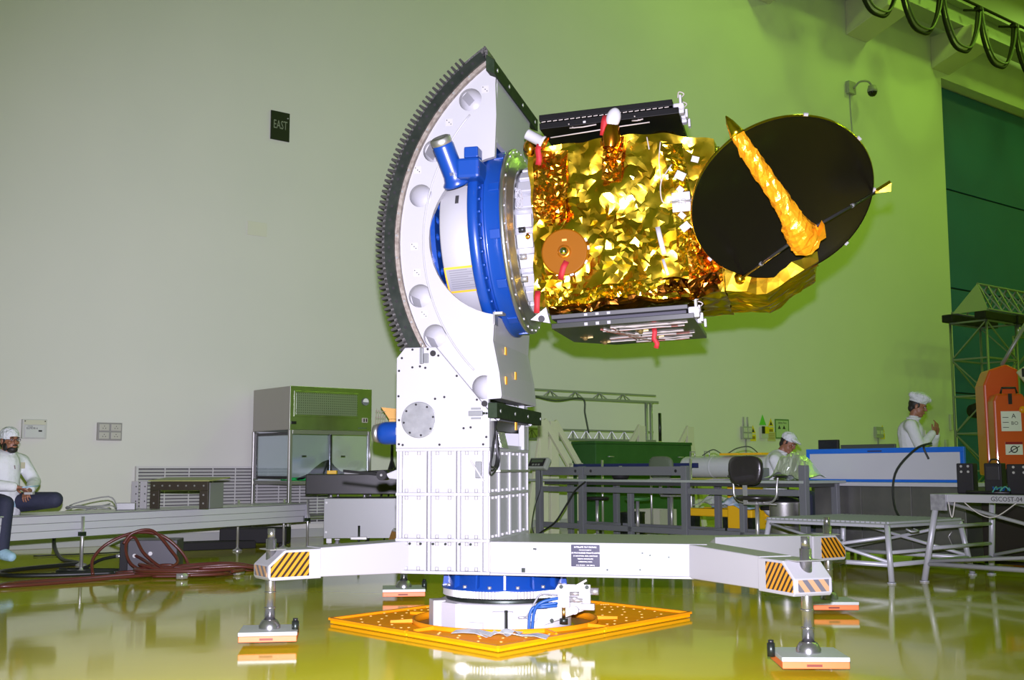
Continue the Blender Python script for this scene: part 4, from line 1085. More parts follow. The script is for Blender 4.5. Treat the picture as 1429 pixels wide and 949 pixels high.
MB().tube([(-.135, .66, .0), (-.13, .63, .03), (-.122, .59, .07), (-.118, .57, .085)], [.004, .022, .036, .046], 9).build('boom_tip_foil', GOLD, boom)
mb = MB().lathe([(.075, .0), (.09, .03), (.082, .10), (.05, .13), (0, .135)], (.01, -.04, .30), (.15, -.75, -.35), 12)
mb.v = [tuple(np.array(p) + rp.normal(0, .006, 3)) for p in mb.v]; mb.s = [False] * len(mb.s)
mb.build('feed_wrap', WRAP, boom)
v_ = MB().prism([(.05, -.10, .32), (.13, .0, .32), (.12, -.10, .30)], (0, 0, .05)); v_.build('wrap_corner', WRAP, boom)
ROD = mat('black_rod', (.015, .015, .015), .25)
for a, b in (((-.37, -.40, .0), (-.03, -.06, .31)), ((.515, -.20, .0), (.05, -.03, .32))):
    st = MB().cyl(a, b, .009, n=10).build('strut', ROD, boom)
    a = Vector(a); b = Vector(b); c = a + (b - a) * .35
    MB().cyl(c, c + (b - a).normalized() * .02, .012, n=10).build('strut_joint', mat('grey_joint', (.2, .2, .2), .4, .5), st)
MB().prism([(.50, -.19, -.01), (.60, -.16, .0), (.58, -.20, .02)], (0, 0, .03)).build('strut_foot', GOLD, boom)
MB().lathe([(0, -.03), (.03, -.02), (.03, .02), (0, .03)], (-.385, -.415, -.02), (0, 0, 1), 12).build('strut_foot', GOLD, boom)
for q in (60, 100, 20, -20, 200, 250, 300): MB().box(-.008, .008, -.012, .012, -.006, .006).build('rim_clip', WKAP, dish, M=Matrix.Rotation(rad(q), 4, 'Z') @ T(RD + .014, 0, -.004))
# =================================================================== LEFT SIDE
# ---- laminar flow cabinet by the wall (x along the wall, y into it)
STN = mat('stainless_sheet', (.40, .40, .37), .32, .75, bump=(40, .05, .002))
STNS = mat('stainless_side_reflect_tint', (.36, .345, .305), .5, .25)  # same stainless, beige put in for what the side reflects
STNF = mat('stainless_front_reflect_tint', (.42, .46, .36), .30, 1.0, bump=(7, .12, .01), var=(5, (.52, .55, .45), .3))  # same stainless, green of the reflected hall tinted into the colour
fc = thing('flow_cabinet', 'tall stainless laminar flow cabinet with glass windows against the pale wall', 'cabinet', M=hallM(2.92, 1.25))
W_, D_c = 1.32, 1.15
MB().box(.012, W_, .012, D_c, 1.56, 2.165).build('blower_housing', STNS, fc, bevel=.008)
fr = MB().box(0.0, W_, 0, .011, 1.56, 2.165).build('front_panel', STNF, fc, bevel=.003)
MB().box(.06, 1.10, -.008, -.0005, 1.74, 2.10).build('grille_frame', STNF, fr, bevel=.003)
PERF = mat('perforated_sheet', (.30, .33, .29), .35, .8)
nt = PERF.node_tree; b_ = nt.nodes['Principled BSDF']; tc = nt.nodes.new('ShaderNodeTexCoord')
vo = nt.nodes.new('ShaderNodeTexVoronoi'); vo.inputs['Scale'].default_value = 30; vo.inputs['Randomness'].default_value = 0.0
rp_ = nt.nodes.new('ShaderNodeValToRGB'); rp_.color_ramp.elements[0].color = (.02, .03, .02, 1); rp_.color_ramp.elements[1].color = (.42, .45, .40, 1)
rp_.color_ramp.elements[0].position = .36; rp_.color_ramp.elements[1].position = .44
nt.links.new(tc.outputs['Object'], vo.inputs['Vector']); nt.links.new(vo.outputs['Distance'], rp_.inputs['Fac']); nt.links.new(rp_.outputs['Color'], b_.inputs['Base Color'])
MB().box(.09, 1.07, -.012, -.0085, 1.77, 2.075).build('perforated_grille', PERF, fr)
gz = MB().cyl((1.21, -.018, 1.985), (1.21, -.0005, 1.985), .055, n=28).build('pressure_dial', mat('dial_grey', (.18, .2, .2), .4), fr)
MB().prism([(1.21 + .046 * math.cos(rad(a)), -.0195, 1.985 + .046 * math.sin(rad(a))) for a in range(-10, 191, 20)], (0, .001, 0)).build('dial_face', WINK, gz)
sw = MB().box(1.16, 1.25, -.012, -.0005, 1.68, 1.75).build('switch_plate', mat('switch_cream', (.5, .48, .4), .5), fr, bevel=.003)
for x in (1.175, 1.215): MB().box(x, x + .02, -.02, -.0125, 1.69, 1.74).build('rocker', mat('switch_dark', (.03, .015, .012), .4), sw, bevel=.003)
MB().box(.02, .10, -.006, -.0005, 1.635, 1.675).build('maker_plate', BLACK, fr)
MB().box(1.10, 1.24, -.004, -.0005, 1.595, 1.61).build('maker_plate', mat('plate_green_grey', (.10, .16, .08), .5), fr)
# window zone: posts, frames, panes
for x, y in ((0, 0), (W_ - .05, 0), (0, D_c - .05), (W_ - .05, D_c - .05)):
    p_ = MB().box(x, x + .05, y, y + .05, .12, 1.56).build('corner_post', STN, fc, bevel=.006)
    MB().cyl((x + .025, y + .025, .055), (x + .025, y + .025, .12), .018, n=10).build('caster_stem', STEEL, p_)
    MB().cyl((x + .005, y + .04, .045), (x + .045, y + .04, .045), .045, n=18).build('caster_wheel', RUBBER, p_)
MB().box(.05, W_ - .05, .005, .03, 1.50, 1.558).build('top_rail', STN, fc, bevel=.004)
MB().box(.01, W_ - .01, .02, D_c, .80, .85).build('work_surface', STN, fc, bevel=.006)
MB().box(.0505, .10, D_c - .02, D_c, .86, 1.55).build('back_strip', STN, fc)
MB().box(.05, W_ - .05, D_c - .018, D_c - .006, .851, 1.555).build('back_sheet', mat('back_sheet_grey', (.50, .54, .54), .45, .0), fc)
fx_ = MB().box(.03, .048, .06, .10, .88, 1.53).box(.03, .048, D_c - .10, D_c - .06, .88, 1.53).box(.03, .048, .10, D_c - .10, 1.49, 1.53).box(.03, .048, .10, D_c - .10, .88, .92)
sd = fx_.build('side_window_frame', BLACK, fc)
MB().box(.036, .042, .10, D_c - .10, .92, 1.49).build('side_pane', PANE, sd)
MB().box(.65, .67, .004, .03, .86, 1.50).build('sash_bar', BLACK, fc)
for x0, x1 in ((.052, .648), (.672, W_ - .052)):
    pn = MB().box(x0, x1, .012, .018, .90, 1.50).build('sash_pane', PANE, fc)
    MB().box(x0 + .15, x0 + .22, .006, .0115, 1.19, 1.205).build('sash_pull', BLACK, pn)
MB().cyl((W_ - .03, -.012, .88), (W_ - .03, -.012, 1.55), .02, n=14).build('chrome_tube', STEEL, fc)
MB().box(.03, W_ - .03, .05, D_c - .05, .33, .36).build('lower_shelf', STN, fc, bevel=.004)
# things inside the cabinet
MB().box(-.30, .30, -.12, .12, 0, .045).build('green_tray', mat('bright_green_plastic', (.02, .45, .09), .4), M=hallM(3.42, .55, .852) @ T(.1, 0, 0), bevel=.01)
tag(bpy.data.objects['green_tray'], 'bright green plastic tray lying inside the glass flow cabinet', 'tray')
v, f = foil_grid((0, 0, 0), (1, 0, 0), (0, 1, 0), .85, .5, (0, 0, 1), .05, 71, 1.2, .05, .03)
pk = v.copy(); pk[:, 2] += .26 * np.exp(-(((pk[:, 0] - .36) / .22) ** 2 + ((pk[:, 1] - .25) / .2) ** 2)) + .03
o = MB().add(pk, f, True).build('black_cloth', mat('black_cloth', (.012, .012, .014), .8), M=hallM(3.35, 1.12, .86)); so = o.modifiers.new('thickness', 'SOLIDIFY'); so.thickness = .006
tag(o, 'crumpled black cloth heaped inside the glass flow cabinet', 'cloth')

# ---- granite surface plate on its stand, with casters
gs = thing('surface_plate', 'thick black granite surface plate standing over the grey cabinet trolley', 'granite plate', (-2.57, 14.35, 0), 0)
GRAN = mat('black_granite', (.007, .007, .006), .32, var=(160, (.016, .016, .014), .5))
MB().box(0, 1.5, 0, .85, .70, .95).build('granite_slab', GRAN, gs, bevel=.01)
for x in (.30, .72, 1.18):
    for y in (.12, .7): MB().cyl((x, y, .655), (x, y, .70), .018, n=10).build('support_pin', STEEL, gs)
tr = thing('trolley_stand', 'light grey sheet-metal trolley with casters under the black granite plate', 'trolley', (-2.33, 14.32, 0), 0)
GSH = mat('grey_sheet_metal', (.26, .27, .26), .42, .35)
MB().box(0, 1.25, .02, .85, .17, .655).build('body', GSH, tr, bevel=.008)
MB().box(.0, .94, .0, .0195, .165, .65).build('front_panel', GSH, tr, bevel=.003)
MB().box(.945, 1.25, .0, .0195, .12, .65).build('front_panel', GSH, tr, bevel=.003)
HOLE = mat('bright_hole', (.7, .7, .7), .5)  # pale discs drawn for holes, their brightness put into the colour
for x, z in ((.02, .60), (.02, .24), (.90, .56), (.96, .58), (.90, .16), (.96, .18)): MB().cyl((x + .01, -.002, z), (x + .01, .0005, z), .014, n=12).build('rivet', HOLE, tr)
for x, y in ((.06, .08), (1.15, .08), (.06, .75), (1.15, .75)):
    c_ = MB().box(x - .035, x + .035, y - .04, y + .04, .10, .165).build('caster_fork', STEEL, tr, bevel=.005)
    MB().cyl((x - .02, y, .055), (x + .02, y, .055), .055, n=20).build('caster_wheel', mat('grey_wheel', (.30, .30, .30), .5), c_)
    MB().cyl((x - .04, y, .055), (x + .04, y, .055), .012, n=8).build('axle', STEEL, c_)
lv = MB().cyl((.44, -.03, .0), (.44, -.03, .32), .014, n=10).build('levelling_screw', DSTEEL, tr)
MB().box(.34, .54, -.06, -.001, .15, .185).build('screw_bracket', STEEL, lv, bevel=.004)
# odds on the granite plate
tl = thing('torque_wrench', 'long black wrench lying on the black granite plate', 'tool', (-2.0, 14.7, .952), rad(8))
MB().tube([(0, 0, .02), (.35, 0, .03), (.75, .02, .045)], [.012, .02, .026], 8).build('handle', BLACK, tl)
MB().box(-.10, .02, -.03, .03, .0, .035).build('head', mat('wrench_grey', (.2, .2, .18), .4, .6), tl, bevel=.006)
o = MB().box(0, .28, 0, .15, 0, .02).build('paper_pad', WHITE2, M=T(-2.1, 14.42, .951)); tag(o, 'white paper pad near the edge of the black granite plate', 'paper pad')
o = MB().box(0, .12, 0, .09, 0, .045).build('yellow_tape_box', YELLOW, M=T(-2.32, 14.44, .951), bevel=.005); tag(o, 'small yellow box left of the white pad on the granite plate', 'box')

# ---- horn antenna on a tripod behind the fixture
ho = thing('horn_antenna', 'brass horn antenna on a black tripod between flow cabinet and white fixture', 'antenna', (-1.66, 15.9, 0), rad(10))
hb = mat('horn_brass', (.30, .17, .04), .4, .7)
MB().cyl((0, 0, 1.0), (0, 0, 1.56), .02, n=10).build('mast', BLACK, ho)
MB().box(-.07, .07, -.05, .05, 1.54, 1.60).build('head_clamp', BLACK, ho, bevel=.006)
MB().box(-.05, .05, -.04, .04, 1.60, 1.70).build('waveguide', hb, ho, bevel=.004)
MB().prism([(-.05, -.06, 1.70), (.05, -.06, 1.70), (.16, -.06, 1.83), (-.16, -.06, 1.86)], (0, .12, 0)).build('horn_flare', hb, ho)
cg = MB()
for i in range(5): cg.bar((-.24 + .03 * i, -.08, 1.62 + .0 * i), (-.22 + .03 * i, -.08, 1.84 - .02 * i), .008)
for i in range(3): cg.bar((-.24, -.08, 1.63 + .09 * i), (-.10, -.08, 1.64 + .08 * i), .008)
cg.build('mesh_screen', mat('screen_tan', (.36, .30, .18), .5), ho, kind='stuff')
for q in (100, 215, 325): MB().bar((0, 0, 1.15), (.42 * math.cos(rad(q)), .42 * math.sin(rad(q)), .0), .022).build('leg', BLACK, ho)
MB().tube(spline([(.03, 0, 1.5), (.08, -.03, 1.2), (.03, -.04, .8), (.06, -.03, .02)], 6), .006, 6).build('cable', BLACK, ho)

# ---- long aluminium beam platform on which the man sits
BA = math.atan2(.885, .466)
bpM = T(-2.62, 14.70, 0) @ Matrix.Rotation(BA, 4, 'Z')
bp = thing('beam_platform', 'long low aluminium beam platform on thin threaded legs along the left', 'platform', M=bpM)
ALB = mat('satin_aluminium_beam', (.50, .51, .53), .45, .1, bump=(3, .1, .01))
LB = 6.4
for k in range(3):                                  # extruded front planks
    z0 = .352 + k * .073
    MB().box(-LB, 0 if k else -.05, 0, .03, z0, z0 + .070).build('plank', ALB, bp, bevel=.004)
MB().box(-LB, .02, .031, .58, .35, .565).build('core', mat('beam_core_grey', (.22, .23, .23), .5, .3), bp)
MB().box(-LB, .04, -.012, .60, .572, .584).build('top_sheet', mat('top_sheet_aluminium', (.40, .42, .40), .3, .4), bp, bevel=.003)
MB().prism([(.021, .0, .35), (.10, .0, .36), (.04, .0, .57), (.021, .0, .57)], (0, .5, 0)).build('end_cap', ALB, bp, bevel=.006)
for x, y in ((-.02, -.045), (-.55, .63), (.06, .40), (-3.0, .63), (-3.6, -.045), (-5.6, -.045)):
    lg = MB().cyl((x, y, .02), (x, y, .63 if x > -1 else .55), .016, n=10).build('threaded_leg', STEEL, bp)
    MB().lathe([(.06, 0), (.06, .015), (.02, .03), (.016, .05)], (x, y, .002), (0, 0, 1), 16).build('foot', STEEL, lg)
    MB().box(x - .03, x + .03, y - .02, y + .03 if y < 0 else y + .02, .36, .40).build('leg_bracket', GREENP, lg)
# things on the beam
bf = thing('bracket_frame', 'dark brown machined frame with bright bolt heads standing on the beam platform', 'metal frame', M=T(-3.98, 12.70, .586) @ Matrix.Rotation(rad(-14), 4, 'Z'))
BRNF = mat('dark_brown_frame', (.045, .036, .024), .5, .2)
MB().box(0, .70, 0, .03, .20, .295).build('top_bar', BRNF, bf, bevel=.003)
MB().box(0, .11, 0, .03, 0, .199).build('side_bar', BRNF, bf, bevel=.003)
MB().box(.60, .70, 0, .03, 0, .199).build('side_bar', BRNF, bf, bevel=.003)
for x in (.05, .15, .24, .34, .44, .54, .65): MB().cyl((x, -.006, .25), (x, 0, .25), .010, n=10).build('bolt_head', STEEL, bf)
for x in (.05, .65):
    for z in (.06, .15): MB().cyl((x, -.006, z), (x, 0, z), .010, n=10).build('bolt_head', STEEL, bf)
MB().prism([(-.02, -.01, .297), (.72, -.01, .297), (.70, .50, .330), (-.1, .50, .325)], (0, 0, .012)).build('top_sheet', mat('olive_cover_sheet', (.28, .30, .10), .5, bump=(9, .6, .03)), bf)
MB().box(.58, .62, .2, .5, 0, .28).build('rear_web', GSH, bf)
for k, x in enumerate((-.16, -.07)):
    pz = thing('white_plate', ('narrow white drilled plate standing left of the dark brown frame, outer one', 'white drilled plate standing between the outer plate and the dark brown frame')[k], 'metal plate', M=T(-3.98, 12.70, .586) @ Matrix.Rotation(rad(-14), 4, 'Z') @ T(x - .02, -.02 + .03 * k, 0))
    MB().box(-.04, .04, 0, .02, 0, .30).build('sheet', WHITE2, pz, bevel=.003)
    for z in (.08, .16, .24): MB().cyl((.02, -.001, z), (.02, .0005, z), .008, n=8).build('hole', BLACKM, pz)
o = MB().box(0, .20, 0, .08, 0, .075).build('metal_block', GSH, M=T(-4.20, 12.25, .586) @ Matrix.Rotation(rad(10), 4, 'Z'), bevel=.006); tag(o, 'small grey metal block lying on the beam platform left of the white plates', 'metal block')
random.seed(13)
wp = [(random.uniform(-.28, .28), random.uniform(-.12, .12), random.uniform(.0, .06) + (.09 if i == 7 else 0)) for i in range(16)]
o = MB().tube(spline(wp, 5), .007, 6).build('wire_coil', mat('grey_wire_bundle', (.20, .21, .19), .5), M=T(-4.30, 11.8, .60) @ Matrix.Rotation(rad(20), 4, 'Z')); tag(o, 'loose tangle of grey wire lying on the beam platform', 'wire')
# ---- cases under and before the beam
bc = thing('black_case', 'flat black case on small feet behind the beam platform', 'case', (-3.80, 15.05, 0), rad(4))
MB().box(0, .86, 0, .5, .06, .25).build('body', BLACKM, bc, bevel=.012)
for x in (.08, .78):
    for y in (.06, .44): MB().cyl((x, y, .0), (x, y, .06), .03, n=12).build('foot', RUBBER, bc)
gb = thing('grey_equipment_box', 'dark grey steel equipment box on the floor among the red hoses', 'equipment box', (-3.86, 11.42, 0), rad(7))
DGB = mat('dark_grey_box', (.045, .045, .05), .45, .1)
MB().box(.075, .55, 0, .40, .012, .32).build('housing', DGB, gb, bevel=.008)
MB().box(0, .0745, .004, .39, .016, .315).build('side_cheek', BLACKM, gb, bevel=.006)
for x, z in ((.15, .17), (.30, .19)):
    MB().cyl((x, -.03, z), (x, .0, z), .02, n=12).build('connector', STEEL, gb)
for y in (.1, .2): MB().cyl((-.05, y, .16), (.0, y, .16), .018, n=10).build('connector', STEEL, gb)
ub = thing('dark_tool_tray', 'long dark tray under the middle of the beam platform', 'tray', (-4.35, 14.4, 0), rad(30))
MB().box(0, 1.2, 0, .35, .0, .10).build('body', BLACKM, ub, bevel=.01)
# ---- hoses
HOSE = mat('red_brown_hose', (.085, .018, .012), .4, coat=.2)
def hose(name, label, cat, pts, r, m, group=None, n=8):
    P = [Vector(p) for p in pts]
    o = MB().tube(spline(P, 6), r, n).build(name, m); o.matrix_world = Matrix.Identity(4)
    tag(o, label, cat, group); return o
hose('red_hose', 'red hose stretched farthest out to the left on the floor', 'hose', [(-2.9, 11.3, .03), (-3.4, 10.9, .03), (-3.9, 10.4, .02), (-4.28, 10.02, .02), (-4.42, 10.0, .02), (-4.38, 10.3, .02), (-3.95, 10.7, .02), (-3.5, 10.95, .04), (-3.1, 11.2, .05), (-2.8, 11.1, .03)], .016, HOSE)
hose('red_hose', 'red hose arching high over the grey equipment box', 'hose', [(-3.98, 11.05, .02), (-4.02, 11.15, .16), (-3.92, 11.25, .30), (-3.68, 11.3, .40), (-3.42, 11.32, .37), (-3.22, 11.35, .20), (-3.16, 11.3, .06), (-3.3, 11.1, .03), (-3.6, 10.95, .03)], .016, HOSE)
hose('red_hose', 'red hose plugged into the front of the grey equipment box', 'hose', [(-3.70, 11.42, .17), (-3.62, 11.34, .15), (-3.4, 11.1, .09), (-3.2, 11.0, .05), (-2.9, 11.1, .04), (-2.7, 11.4, .04), (-2.85, 11.6, .04)], .015, HOSE)
random.seed(17)
lab = 'red hose looped loosely in the tangle before the grey box'
for k in range(5):
    cx, cy = -3.35 + random.uniform(-.3, .4), 10.9 + random.uniform(-.2, .3); rx, ry = random.uniform(.35, .65), random.uniform(.18, .35); q = random.uniform(0, 6)
    pts = []
    for i in range(13):
        t = q + i * .62
        pts.append((cx + rx * math.cos(t) * (1 - .02 * i), cy + ry * math.sin(t) + .02 * i, .02 + .016 * k + .05 * abs(math.sin(t * 1.5 + k)) * (k % 2)))
    hose('red_hose', lab, 'hose', pts, .015, HOSE, 'tangled red hoses')
hose('red_hose', 'red hose with taller loop leaning on the right of the grey box', 'hose', [(-3.75, 11.2, .30), (-3.68, 11.25, .40), (-3.5, 11.28, .42), (-3.3, 11.2, .25), (-3.2, 11.1, .12), (-3.4, 10.95, .06), (-3.62, 11.05, .12), (-3.72, 11.18, .28), (-3.66, 11.24, .36), (-3.5, 11.1, .2), (-3.2, 10.95, .06), (-2.7, 10.95, .03)], .015, HOSE)
hose('air_pipe', 'straight red-brown pipe pair end lying toward the striped outrigger head', 'hose', [(-3.0, 11.45, .02), (-2.6, 11.6, .02), (-2.3, 11.75, .02), (-1.9, 11.95, .02)], .02, HOSE)
random.seed(19)
pts = [(-2.75 + .1 * i + random.uniform(-.06, .06), 12.2 + random.uniform(-.25, .25), .015 + .03 * random.random()) for i in range(9)]
hose('clear_tubing', 'thin pale plastic tubing tangled behind the red hoses', 'tubing', [(x - .35, y, z) for x, y, z in pts], .009, mat('pale_tubing', (.30, .32, .26), .4))
for k, (x, y) in enumerate(((-3.05, 10.75), (-2.62, 11.15))):
    cp = thing('hose_coupling', ('bright steel hose coupling on the floor at the near side of the tangle', 'bright steel hose coupling at the right end of the tangle')[k], 'coupling', (x, y, .03), rad(20 + 30 * k))
    MB().cyl((-.05, 0, .0), (.05, 0, .0), .026, n=12).build('sleeve', STEEL, cp)
    MB().cyl((-.02, 0, .0), (.02, 0, .0), .030, n=6).build('nut', STEEL, cp)
BC = mat('black_cable', (.010, .012, .010), .45)
hose('black_cable', 'thick black cable curling on the floor below the seated man', 'cable', [(-5.25, 13.3, .30), (-5.2, 13.2, .14), (-5.0, 12.9, .03), (-4.75, 12.6, .02), (-4.62, 12.35, .02), (-4.9, 11.8, .02), (-5.0, 11.35, .02), (-4.75, 11.0, .02), (-4.3, 11.05, .02), (-3.85, 11.25, .02)], .022, BC)
hose('black_cable', 'black cable rising from the floor to the side of the grey box', 'cable', [(-4.55, 11.7, .02), (-4.3, 11.65, .03), (-4.1, 11.6, .12), (-3.9, 11.56, .16)], .016, BC)
hose('black_cable', 'double black cable lying flat just left of the grey box', 'cable', [(-3.85, 11.35, .02), (-4.2, 11.3, .02), (-4.45, 11.4, .02), (-4.4, 11.55, .02), (-4.0, 11.55, .02), (-3.87, 11.5, .02)], .02, BC)
hose('thin_wire', 'thin dark wire running across the far floor under the beam', 'wire', [(-5.6, 13.6, .012), (-5.0, 14.0, .012), (-4.6, 14.4, .012), (-4.0, 14.9, .012)], .008, BC)
# =================================================================== RIGHT SIDE
def sideM(s, n, z=0.0, extra=0.0): return hallM(s, n, z, RS + extra)      # x out of the wall (rightward), y along the wall (away)
# ---- lattice gate and trestles before the wall
LAT = mat('galvanised_lattice', (.36, .38, .36), .45, .6)
tg = thing('lattice_gate', 'galvanised lattice gantry with two horizontal trusses before the back wall', 'gantry', M=hallM(6.9, 1.2))
def truss(mb_name, x0, x1, z0, z1, step, par, tri=True, dy=.12):
    for y in (0, dy):
        MB().bar((x0, y, z0), (x1, y, z0), .035).build('chord', LAT, par)
    MB().bar((x0, dy / 2, z1), (x1, dy / 2, z1), .03).build('chord', LAT, par)
    n = int((x1 - x0) / step)
    for i in range(n):
        a = x0 + (i + .3) * step
        for y in (0, dy):
            MB().bar((a, y, z0), (a + step * .25, dy / 2, z1), .014).build('brace', LAT, par)
            MB().bar((a + step * .25, dy / 2, z1), (a + step * .5, y, z0), .014).build('brace', LAT, par)
truss('top', 0, 3.36, 2.19, 2.31, .56, tg)
truss('low', 0, 3.28, 1.50, 1.66, .30, tg)
for x in (3.12, 3.24):
    MB().cyl((x, .06, 0), (x, .06, 2.19), .03, n=12).build('post', LAT, tg)
MB().cyl((.02, .06, 0), (.02, .06, 2.19), .03, n=12).build('post', LAT, tg)
MB().cyl((3.40, 0, 1.5), (3.40, 0, 2.0), .028, n=10).build('actuator', DSTEEL, tg)
MB().tube(spline([(.4, -.03, 2.2), (.9, -.04, 2.13), (1.5, -.03, 2.19), (1.55, -.04, 1.95), (1.60, -.04, 1.75), (1.64, -.03, 1.62)], 6), .016, 6).build('cable', mat('dim_cable', (.06, .08, .05), .6), tg)
CREAM = mat('cream_trestle_paint', (.58, .60, .42), .5)
def trestle(s, n, lab, rot=0, h=1.74):
    t = thing('a_frame_trestle', lab, 'trestle', M=hallM(s, n, 0, RH + rot))
    MB().bar((-.02, 0, 0), (-.02, 0, h), .16, .06, (0, 1, 0)).build('upright', CREAM, t, bevel=.004)
    MB().bar((.0, .0, h), (.52, 0, 1.05), .09, .05, (0, 1, 0)).build('brace', CREAM, t, bevel=.004)
    MB().bar((-.02, 0, h - .05), (-.36, 0, 0), .09, .05, (0, 1, 0)).build('brace', CREAM, t, bevel=.004)
    MB().bar((.52, 0, 0), (.52, 0, 1.10), .09, .05, (0, 1, 0)).build('upright', CREAM, t, bevel=.004)
    MB().bar((-.10, 0, 1.0), (.56, 0, 1.0), .09, .04, (0, 1, 0)).build('cross_rail', CREAM, t, bevel=.004)
    return t
trestle(6.55, 2.4, 'cream painted A-frame trestle just right of the white fixture, left of the pair')
trestle(6.98, 2.15, 'cream painted A-frame trestle standing left of the green equipment case, right of the pair')
trestle(9.45, 1.55, 'cream A-frame trestle behind the right half of the green case', PI)
trestle(10.45, 1.75, 'cream A-frame trestle at the far right end of the green case', PI)
ec = thing('equipment_case', 'large dark green equipment case behind the grey workbench', 'case', M=hallM(7.65, 2.35))
GCASE = mat('deep_green_case', (.018, .085, .015), .5, var=(3, (.03, .11, .025), .3))
MB().box(0, 2.2, 0, .55, .08, 1.40).build('body', GCASE, ec, bevel=.01)
MB().box(-.01, 2.21, -.01, .56, 1.401, 1.445).build('lid', GCASE, ec, bevel=.006)
for x in (.3, 1.9): MB().tube([(x - .06, -.02, 1.2), (x - .05, -.05, 1.2), (x + .05, -.05, 1.2), (x + .06, -.02, 1.2)], .008, 6).build('handle', STEEL, ec)
for x in (.1, 2.1): MB().cyl((x, -.0, .04), (x, .06, .04), .04, n=12).build('wheel', RUBBER, ec)
# ---- white tank on a low cradle
ck = thing('tank_cradle', 'low yellow-topped cradle table carrying the white tank', 'table', M=sideM(7.35, 4.05))
MB().box(0, 2.1, .05, .60, .84, .875).build('tabletop', mat('dull_yellow_green', (.45, .42, .05), .5), ck, bevel=.004)
for x in (.06, 2.04):
    for y in (.1, .55): MB().box(x - .03, x + .03, y - .03, y + .03, 0, .84).build('leg', ALUP, ck)
wt = thing('white_tank', 'long white cylindrical tank lying behind the bench with two small handles', 'tank', M=sideM(7.52, 4.20, .876))
TANK = mat('tank_white', (.52, .56, .54), .35, coat=.2)
MB().lathe([(0, 0), (.10, .0), (.145, .03), (.15, .06), (.15, 1.6), (.145, 1.66), (.10, 1.69), (0, 1.70)], (0, .15, .155), (1, 0, 0), 36).build('shell', TANK, wt)
for x in (.55, 1.15): MB().lathe([(.151, 0), (.154, .005), (.154, .03), (.151, .035)], (x, .15, .155), (1, 0, 0), 36).build('band', TANK, wt)
for x in (.15, .42): MB().tube([(x, .1, .29), (x, .1, .37), (x + .09, .1, .37), (x + .09, .1, .29)], .008, 6).build('handle', STEEL, wt)
for k, (x, lab) in enumerate(((.75, 'flat yellow board lying on the white tank, left one'), (1.15, 'flat yellow board lying on the white tank, right one'))):
    o = MB().box(0, .33, 0, .2, 0, .03).build('yellow_board', YELLOW, M=sideM(7.55, 4.2 + x, 1.188), bevel=.004); tag(o, lab, 'board')
hose('looped_lead', 'grey lead in loose loops on top of the white tank', 'cable', [tuple(hall(7.6, 4.6, 1.19)), tuple(hall(7.6, 4.8, 1.27)), tuple(hall(7.6, 5.0, 1.2)), tuple(hall(7.62, 5.2, 1.28)), tuple(hall(7.65, 5.4, 1.30)), tuple(hall(7.6, 5.6, 1.2))], .008, mat('dim_cable', (.06, .08, .05), .6))
for k in range(4):
    o = MB().lathe([(.15, 0), (.14, .07), (.07, .13), (0, .135)], n=6, smooth=False).build('green_cover', mat('olive_green_cover', (.06, .14, .03), .6), M=hallM(9.9 + .42 * k, 4.9 - .0 * k, 1.10) @ Matrix.Rotation(.3 * k, 4, 'Z'))
    tag(o, ('dark green cap-shaped cover at the left end of the row on the far desk', 'dark green cap-shaped cover second from the left on the far desk', 'dark green cap-shaped cover third from the left on the far desk', 'dark green cap-shaped cover at the right end of the row, beside the seated technician')[k], 'cover')
fd = thing('far_desk', 'plain desk behind the tank carrying the dark green covers', 'desk', M=hallM(9.6, 5.0))
MB().box(0, 1.9, 0, .6, 1.06, 1.098).build('tabletop', ALUP, fd, bevel=.004)
for x in (.05, 1.85):
    for y in (.05, .55): MB().box(x - .025, x + .025, y - .025, y + .025, 0, 1.06).build('leg', ALUP, fd)

# ---- grey profile workbench
wb = thing('workbench', 'long grey aluminium-profile workbench with open lower frame behind the fixture', 'workbench', M=sideM(5.6, 3.2))
NX = 4.62
TOPM = mat('bench_top_grey_green', (.30, .34, .30), .4)
MB().box(-.1, NX, -.02, .76, .842, .872).build('tabletop', TOPM, wb, bevel=.004)
for x, zt in ((1.06, 1.04), (2.88, 1.04), (4.60, 1.04)): MB().box(x - .045, x + .045, -.01, .06, .0, zt).build('post', ALUP, wb, bevel=.005)
for x in (1.95, 3.75, .20): MB().box(x - .035, x + .035, 0, .06, .0, .70).build('post', ALUP, wb, bevel=.005)
for x in (.98, 2.78, 4.5, .05): MB().box(x - .04, x + .04, .69, .75, 0, .84).build('post', ALUP, wb, bevel=.005)
for x0, x1 in ((.2, 1.01), (1.11, 2.83)): MB().box(x0, x1, .0, .05, .925, 1.035).build('upper_rail', ALUP, wb, bevel=.004)
for x in (.95, 1.25, 2.75): MB().cyl((x, -.004, .98), (x, .0, .98), .02, n=12).build('hole_plug', BLACK, wb)
for x0, x1 in ((.2, 1.01), (1.11, 2.83), (2.93, 4.55)):
    MB().box(x0, x1, .0, .05, .705, .775).build('apron_rail', ALUP, wb, bevel=.004)
    MB().box(x0, x1, .0, .05, .225, .295).build('lower_rail', ALUP, wb, bevel=.004)
    MB().box(x0, x1, .70, .74, .225, .285).build('rear_rail', ALUP, wb, bevel=.004)
for x in (1.06, 2.88, 4.6): MB().box(x - .03, x + .03, .061, .689, .23, .285).build('cross_rail', ALUP, wb)
MB().box(.2, NX - .1, .10, .68, .80, .84).build('under_shelf', mat('bench_under_dark', (.05, .055, .05), .6), wb)
